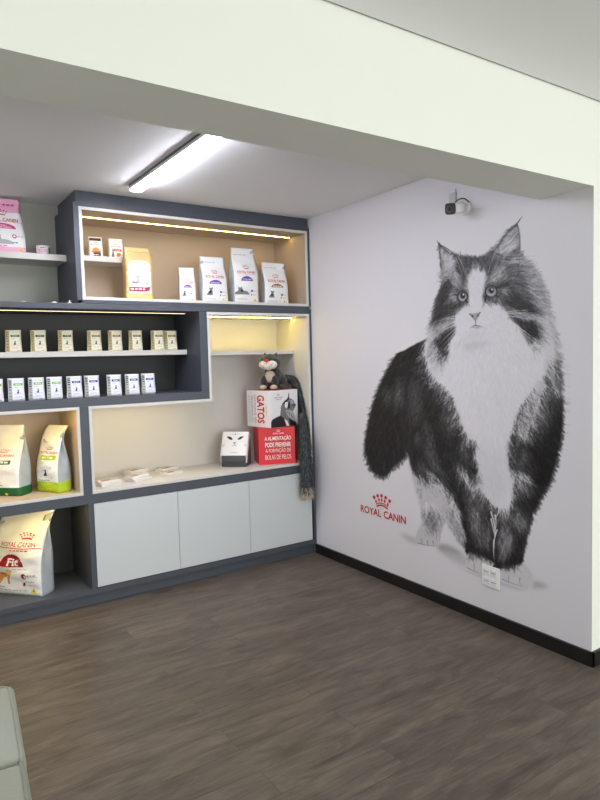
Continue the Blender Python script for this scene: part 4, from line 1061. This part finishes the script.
# ================================================================ PLUSH CAT
def plush():
    base = Vector((-.262, .160, ZT+.006))
    heading = math.atan2(-.60, -.80)                    # local +x looks this way
    t = thing('plush_cat', 'dark plush toy cat with pale muzzle and very long hanging tail, on the white cube', 'toy cat', base, heading)
    bm = bmesh.new()
    E = lambda c, r, rot=None: ellipsoid(bm, c, r, rot, 24)
    E((-.015, 0, .085), (.075, .066, .085)); E((-.070, 0, .066), (.075, .075, .066)); E((.02, 0, .135), (.045, .05, .045))
    E((.045, 0, .202), (.062, .078, .057)); E((.040, 0, .226), (.052, .060, .040))
    for s in (-1, 1):
        E((.062, s*.042, .050), (.028, .026, .055)); E((-.055, s*.062, .050), (.055, .032, .052)); E((.0, s*.075, .016), (.04, .022, .016))
        E((.045, s*.052, .186), (.04, .022, .03))
        tube(bm, [(.030, s*.036, .235), (.028, s*.044, .262), (.026, s*.050, .276)], [.022, .013, .004], 12)
    o = obj('tmp', bm, M_FUR)
    md = o.modifiers.new('r', 'REMESH'); md.mode = 'VOXEL'; md.voxel_size = .005
    sm = o.modifiers.new('s', 'SMOOTH'); sm.iterations = 4; sm.factor = .5
    dg = bpy.context.evaluated_depsgraph_get(); dg.update()
    me = bpy.data.meshes.new_from_object(o.evaluated_get(dg)); me.name = 'body'
    bpy.data.objects.remove(o)
    if not me.materials: me.materials.append(M_FUR)
    # short ragged pile
    rr = random.Random(3)
    for v in me.vertices: v.co += v.normal*rr.uniform(-.0012, .0018)
    me.polygons.foreach_set('use_smooth', [True]*len(me.polygons))
    link(bpy.data.objects.new('body', me), t)
    def part(name, els, m):
        b = bmesh.new()
        for c, r, *q in els: ellipsoid(b, c, r, q[0] if q else None, 20)
        return obj(name, b, m, t)
    part('muzzle', [((.082, -.026, .186), (.036, .046, .034)), ((.082, .026, .186), (.036, .046, .034)), ((.086, 0, .178), (.030, .046, .034))], M_MUZ)
    part('chest_patch', [((.048, 0, .100), (.034, .040, .052), Matrix.Rotation(-.12, 4, 'Y'))], M_CFUR)
    for s in (-1, 1): part('paw', [((.086, s*.043, .018), (.034, .026, .018)), ((.108, s*.043-.012, .014), (.012, .009, .012)), ((.111, s*.043, .014), (.012, .009, .012)), ((.108, s*.043+.012, .014), (.012, .009, .012))], M_CFUR)
    part('nose', [((.114, 0, .216), (.011, .019, .011), Matrix.Rotation(-.3, 4, 'Y'))], M_NOSE)
    for s in (-1, 1):
        e = part('eye', [((.088, s*.036, .233), (.010, .014, .008))], M_EYE)
        b = bmesh.new(); ellipsoid(b, (.0965, s*.036, .233), (.003, .005, .006), None, 12); obj('pupil', b, M_INKK, e)
        part('inner_ear', [((.034, s*.0435, .257), (.006, .009, .013))], M_NOSE if False else M_CFUR)
    b = bmesh.new()
    def mz(y, z):   # front of the muzzle
        q = max(0, 1-((abs(y)-.026)/.046)**2-((z-.186)/.034)**2) if abs(y) < .062 else 0
        return .082+.036*math.sqrt(q)+.0008
    tube(b, [(mz(.050*math.cos(a), .178-.014*math.sin(a)**2+.02*abs(math.cos(a))**3), .050*math.cos(a), .178-.014*math.sin(a)**2+.02*abs(math.cos(a))**3) for a in [PI*k/20 for k in range(21)]], .0012, 6)
    tube(b, [(mz(0, z)+.0015, 0, z) for z in (.200, .190, .180, .167)], .0012, 6)
    obj('smile', b, M_INKK, t)
    # the tail hangs over the cube edge and down in front of the doors
    inv = Matrix.Rotation(-heading, 4, 'Z')@Matrix.Translation(-base)
    ctrl = [Vector((-.165, .215, ZT+.05)), Vector((-.098, .20, ZT+.078)), Vector((-.060, .14, ZT+.02)), Vector(at(302, 418, 1, .04)), Vector(at(304.5, 440, 1, -.045)), Vector(at(306.3, 466, 1, -.065)), Vector(at(307, 497.5, 1, -.055))]
    pts = []
    n = len(ctrl)
    for i in range(n-1):
        p0, p1, p2, p3 = ctrl[max(i-1, 0)], ctrl[i], ctrl[i+1], ctrl[min(i+2, n-1)]
        for k in range(12):
            u = k/12
            pts.append(.5*((2*p1)+(p2-p0)*u+(2*p0-5*p1+4*p2-p3)*u*u+(-p0+3*p1-3*p2+p3)*u**3))
    pts.append(ctrl[-1])
    N = len(pts)
    rad = [.020+.012*min(1, i/30)+.013*min(1, max(0, (i-38)/12)) for i in range(N)]
    rad[-1] = .016; rad[-2] = .024
    def hairs(bm, i0, i1, cnt, seed, ln, mi=0):
        rg = random.Random(seed)
        for _ in range(cnt):
            i = rg.randint(i0, i1-1); p = pts[i]; tn = (pts[i+1]-pts[i]).normalized()
            a = rg.uniform(0, 2*PI); o1 = tn.orthogonal().normalized(); o2 = tn.cross(o1)
            rd = o1*math.cos(a)+o2*math.sin(a)
            r_ = rad[i]*rg.uniform(.75, 1.0)
            st = p+rd*r_; L = ln*rg.uniform(.6, 1.3)
            en = st+(tn*.85+rd*.42+Vector((rg.uniform(-.2, .2), rg.uniform(-.2, .2), -.15)))*L
            
            sd = tn.cross(rd)*.0016
            md_ = (st+en)/2+rd*.003
            v = [bm.verts.new(inv@q) for q in (st-sd, st+sd, md_+sd*.8, md_-sd*.8)]; e = bm.verts.new(inv@en)
            fa = bm.faces.new(v); fb = bm.faces.new((v[3], v[2], e)); fa.material_index = fb.material_index = mi if rg.random() < .28 else 0
    fwd = inv.inverted()
    def clampv(bm):
        for v in bm.verts:
            q = fwd@v.co
            q.x = min(q.x, -.0445 if q.y > -.006 else -.006)
            if ZL+A < q.z < ZT+.02 and q.y > .02: q.x = max(q.x, -.079) if q.x > -.118 else q.x
            if q.z < ZL+.012: q.y = min(q.y, -.006)
            if ZL+A-.002 < q.z < ZT+.004:
                if q.x < -.118 and q.y > .10: q.z = max(q.z, ZT+.012)
                elif q.x < -.118: q.y = min(q.y, .02)
                elif q.y > .02: q.x = max(q.x, -.079)
            v.co = inv@q
        Mi = (Matrix.Translation(wc.location)@Matrix.Rotation(R(8.8), 4, 'Z')).inverted()
        def inside(f):
            for q in [f.calc_center_median()]+[v.co for v in f.verts]+[(e.verts[0].co+e.verts[1].co)/2 for e in f.edges]:
                l = Mi@(fwd@q)
                if abs(l.x) < A/2+.004 and abs(l.y) < A/2+.004 and -.002 < l.z < A+.003: return True
            return False
        bmesh.ops.delete(bm, geom=[f for f in bm.faces if inside(f)], context='FACES')
    bm = bmesh.new(); tube(bm, [inv@p for p in pts], [r*.92 for r in rad], 14); hairs(bm, 4, N-4, 6500, 5, .036, 1)
    clampv(bm); tl = obj('tail', bm, [M_TAIL, mat('grey_long_plush', rgb(112, 116, 120), .9, spec=.15)], t); tl['label'] = 'long black furry tail'
    bm = bmesh.new(); hairs(bm, N-6, N-1, 420, 8, .040)
    clampv(bm); obj('tail_tip', bm, M_CFUR, tl)['label'] = 'cream tail tip'
plush()

# ================================================================ LAMP, CAMERA, SOCKET
def lamp(x, label):
    t = thing('ceiling_lamp', label, 'lamp', (x, -.85, ZC), 0)
    bm = bmesh.new(); box(bm, -.036, .036, -.602, .588, -.016, -.0005, 0, .002); box(bm, -.036, -.033, -.602, .588, -.032, -.0005, 0, .0008); box(bm, .0345, .036, -.602, .588, -.027, -.0005, 0, .0004); box(bm, -.033, .036, .5865, .589, -.034, -.0005, 0, .0008)
    obj('housing', bm, mat('lamp_housing', rgb(236, 236, 238), .4), t)
    bm = bmesh.new(); box(bm, -.0325, .034, -.600, .586, -.040, -.0165, 0, .006)
    obj('diffuser', bm, M_TUBE, t)
lamp(-1.428, 'long white linear ceiling lamp glowing in front of the shelving')
lamp(-3.15, 'added linear lamp, unseen beyond the left edge, brightening the alcove ceiling')  # made-up lamp outside the view, added to lift the alcove ceiling
def cctv():
    o = Vector(at(466, 208, 0, -.002))
    t = thing('security_camera', 'white bullet security camera with black square face, high on the printed wall', 'camera', o)
    A_ = lambda x, y, v: Vector(at(x, y, 0, v))-o
    bm = bmesh.new(); cyl(bm, (-.001, 0, 0), (-.018, 0, 0), .040, .036, 28); obj('wall_mount', bm, M_WHITE, t, True)
    fc, rear = A_(449.6, 209, -.150), A_(459.5, 207.6, -.062)
    bm = bmesh.new(); tube(bm, [(-.016, 0, 0), (-.035, .002, 0), (-.05, .012, .002), rear], [.016, .015, .015, .016], 14); obj('arm', bm, M_WHITE, t)
    a, d = rear, (fc-rear).normalized(); L = (fc-rear).length
    s = d.cross(Vector((0, 0, 1))).normalized(); u = s.cross(d)
    s, u = s*math.cos(.15)+u*math.sin(.15), u*math.cos(.15)-s*math.sin(.15)
    def frame(bm, l0, l1, h):
        rings = []
        for l in (l0, l1):
            ring = []
            for k in range(28):
                th = 2*PI*k/28; c_, q_ = math.cos(th), math.sin(th)
                ring.append(bm.verts.new(a+d*l+s*h*math.copysign(abs(c_)**.5, c_)+u*h*math.copysign(abs(q_)**.5, q_)))
            rings.append(ring)
        for k in range(28): bm.faces.new((rings[0][k], rings[0][(k+1) % 28], rings[1][(k+1) % 28], rings[1][k])).smooth = True
        bm.faces.new(rings[0][::-1]); bm.faces.new(rings[1])
        bmesh.ops.recalc_face_normals(bm, faces=bm.faces[:])
    bm = bmesh.new(); frame(bm, -.02, L-.014, .027); obj('camera_body', bm, M_WHITE, t)
    bm = bmesh.new(); frame(bm, L-.0135, L, .030); obj('front_face', bm, M_INKK, t)
    c0 = a+d*(L+.0005)
    bm = bmesh.new(); tube(bm, [c0+(s*math.cos(q)+u*math.sin(q))*.015 for q in [2*PI*k/24 for k in range(25)]], .0025, 6); obj('lens_ring', bm, mat('grey_ring', rgb(90, 92, 90), .4), t)
    bm = bmesh.new(); ellipsoid(bm, c0, (.009, .009, .009)); obj('lens', bm, M_LENS, t)
    q0, q1 = A_(450.4, 194, 0), A_(457, 205, 0)
    bx('junction_plate', -.010, -.001, q1.y, q0.y, q1.z, q0.z, mat('grey_plate', rgb(186, 186, 190), .5), t)
    q = A_(456.6, 194, 0)
    bm = bmesh.new(); cyl(bm, (-.006, q.y, q.z-.02), (-.006, q.y, q.z+.028), .003, seg=10); obj('antenna', bm, mat('grey_plate', (1, 1, 1, 1)), t)
    bm = bmesh.new(); tube(bm, [A_(455.2, 202.5, -.05), A_(458, 199.8, -.055), A_(461.5, 198.3, -.05), A_(465, 198.8, -.035), A_(468, 201, -.018), A_(469.6, 204, -.006)], .0032, 8); obj('cable', bm, M_BLACK, t)
    for y, z in ((.012, -.020), (-.022, .010), (.016, .016)):
        bm = bmesh.new(); ellipsoid(bm, (-.0185, y, z), (.002, .0035, .0035), seg=10); obj('screw', bm, M_INKG, t)
cctv()
def socket():
    t = thing('wall_socket', 'white square socket plate low on the printed wall by the cat front paws', 'socket', (-.002, -1.668, .2725), 0)
    bm = bmesh.new(); box(bm, -.009, 0, -.059, .059, -.059, .059, 0, .003); obj('plate', bm, M_WHITE, t)
    for y in (-.024, .024):
        for z in (-.026, .026):
            bm = bmesh.new(); box(bm, -.012, -.0085, y-.021, y+.021, z-.017, z+.017, 0, .0015); m = obj('module', bm, mat('module_white', rgb(228, 230, 230), .3), t)
            bm = bmesh.new(); box(bm, -.0135, -.0118, y-.017, y+.017, z-.003, z+.003, 0, .0008); obj('slot', bm, M_INKL, m)
socket()

# ================================================================ SOFA CORNER
def sofa():
    X1, Y1, zt = -2.476, -1.998, .60
    t = thing('leather_sofa', 'sage grey leather sofa with piped seams, corner seen at the lower left', 'sofa', (0, 0, 0))
    th = R(-5.5)
    t.rotation_euler = (0, 0, th); t.location = (X1-(.42*math.cos(th)-.8*math.sin(th)), Y1-(.42*math.sin(th)+.8*math.cos(th)), 0)
    ox, oy = X1-.42, Y1-.8
    L = lambda x: x-ox
    Q = lambda y: y-oy
    def cush(name, x0, x1, y0, y1, z0, z1, b, bulge=0):
        bm = bmesh.new(); box(bm, L(x0), L(x1), Q(y0), Q(y1), z0, z1, 0, b)
        return obj(name, bm, M_LEATHER, t, True)
    # far arm, back along the right side, seat and base
    cush('arm', X1-.84, X1, Y1-.40, Y1, .10, zt, .022)
    cush('backrest', X1-.20, X1-.002, Y1-1.55, Y1-.405, .10, zt+.004, .022)
    cush('arm', X1-.84, X1, Y1-1.96, Y1-1.555, .10, zt, .022)
    cush('seat_cushion', X1-.86, X1-.205, Y1-.975, Y1-.41, .24, .43, .03)
    cush('seat_cushion', X1-.86, X1-.205, Y1-1.55, Y1-.98, .24, .43, .03)
    cush('base', X1-.83, X1-.21, Y1-1.55, Y1-.41, .10, .235, .01)
    bm = bmesh.new()
    e = .010
    tube(bm, [(L(X1-.80), Q(Y1-.012), zt-.004), (L(X1-.03), Q(Y1-.012), zt-.003), (L(X1-.013), Q(Y1-.03), zt-.003), (L(X1-.010), Q(Y1-.17), zt-.004), (L(X1-.010), Q(Y1-.375), zt-.004), (L(X1-.014), Q(Y1-.395), zt-.008)], .006, 8)
    tube(bm, [(L(X1-.012), Q(Y1-.410), zt), (L(X1-.012), Q(Y1-.8), zt), (L(X1-.012), Q(Y1-1.5), zt)], .006, 8)
    obj('piping', bm, M_SEAM, t)
    for x, y in ((X1-.06, Y1-.06), (X1-.78, Y1-.06), (X1-.06, Y1-1.9), (X1-.78, Y1-1.9)):
        bm = bmesh.new(); cyl(bm, (L(x), Q(y), 0), (L(x), Q(y), .102), .018, .024, 16); obj('foot', bm, M_METAL, t)
sofa()

# ================================================================ LIGHT
w = bpy.data.worlds.new('World'); S.world = w; w.use_nodes = True
bg = w.node_tree.nodes['Background']; bg.inputs['Color'].default_value = (.90, .97, .96, 1); bg.inputs['Strength'].default_value = .5
def area(name, loc, rot, sx, sy, power, col):
    l = bpy.data.lights.new(name, 'AREA'); l.shape = 'RECTANGLE'; l.size = sx; l.size_y = sy; l.energy = power; l.color = col
    o = bpy.data.objects.new(name, l); link(o); o.location = loc; o.rotation_euler = rot
    return o
area('daylight_window', (-.4, YF+.05, 1.4), (R(90), 0, 0), 6.2, 1.9, 138, (.97, 1.0, .965))

# ================================================================ CAMERA
cam = bpy.data.cameras.new('camera'); co = bpy.data.objects.new('camera', cam); COL.objects.link(co)
cam.sensor_fit = 'VERTICAL'; cam.sensor_height = 24; cam.sensor_width = 18; cam.lens = FPX/800*24; cam.clip_start = .05
co.matrix_world = Matrix(((R2[0], U2[0], -FW[0], CAM[0]), (R2[1], U2[1], -FW[1], CAM[1]), (R2[2], U2[2], -FW[2], CAM[2]), (0, 0, 0, 1)))
S.camera = co
S.view_settings.view_transform = 'Standard'; S.view_settings.look = 'None'; S.view_settings.gamma = 1; S.view_settings.use_curve_mapping = False
S.view_settings.exposure = 0.5
S.cycles.use_denoising = True
S.cycles.max_bounces = 8
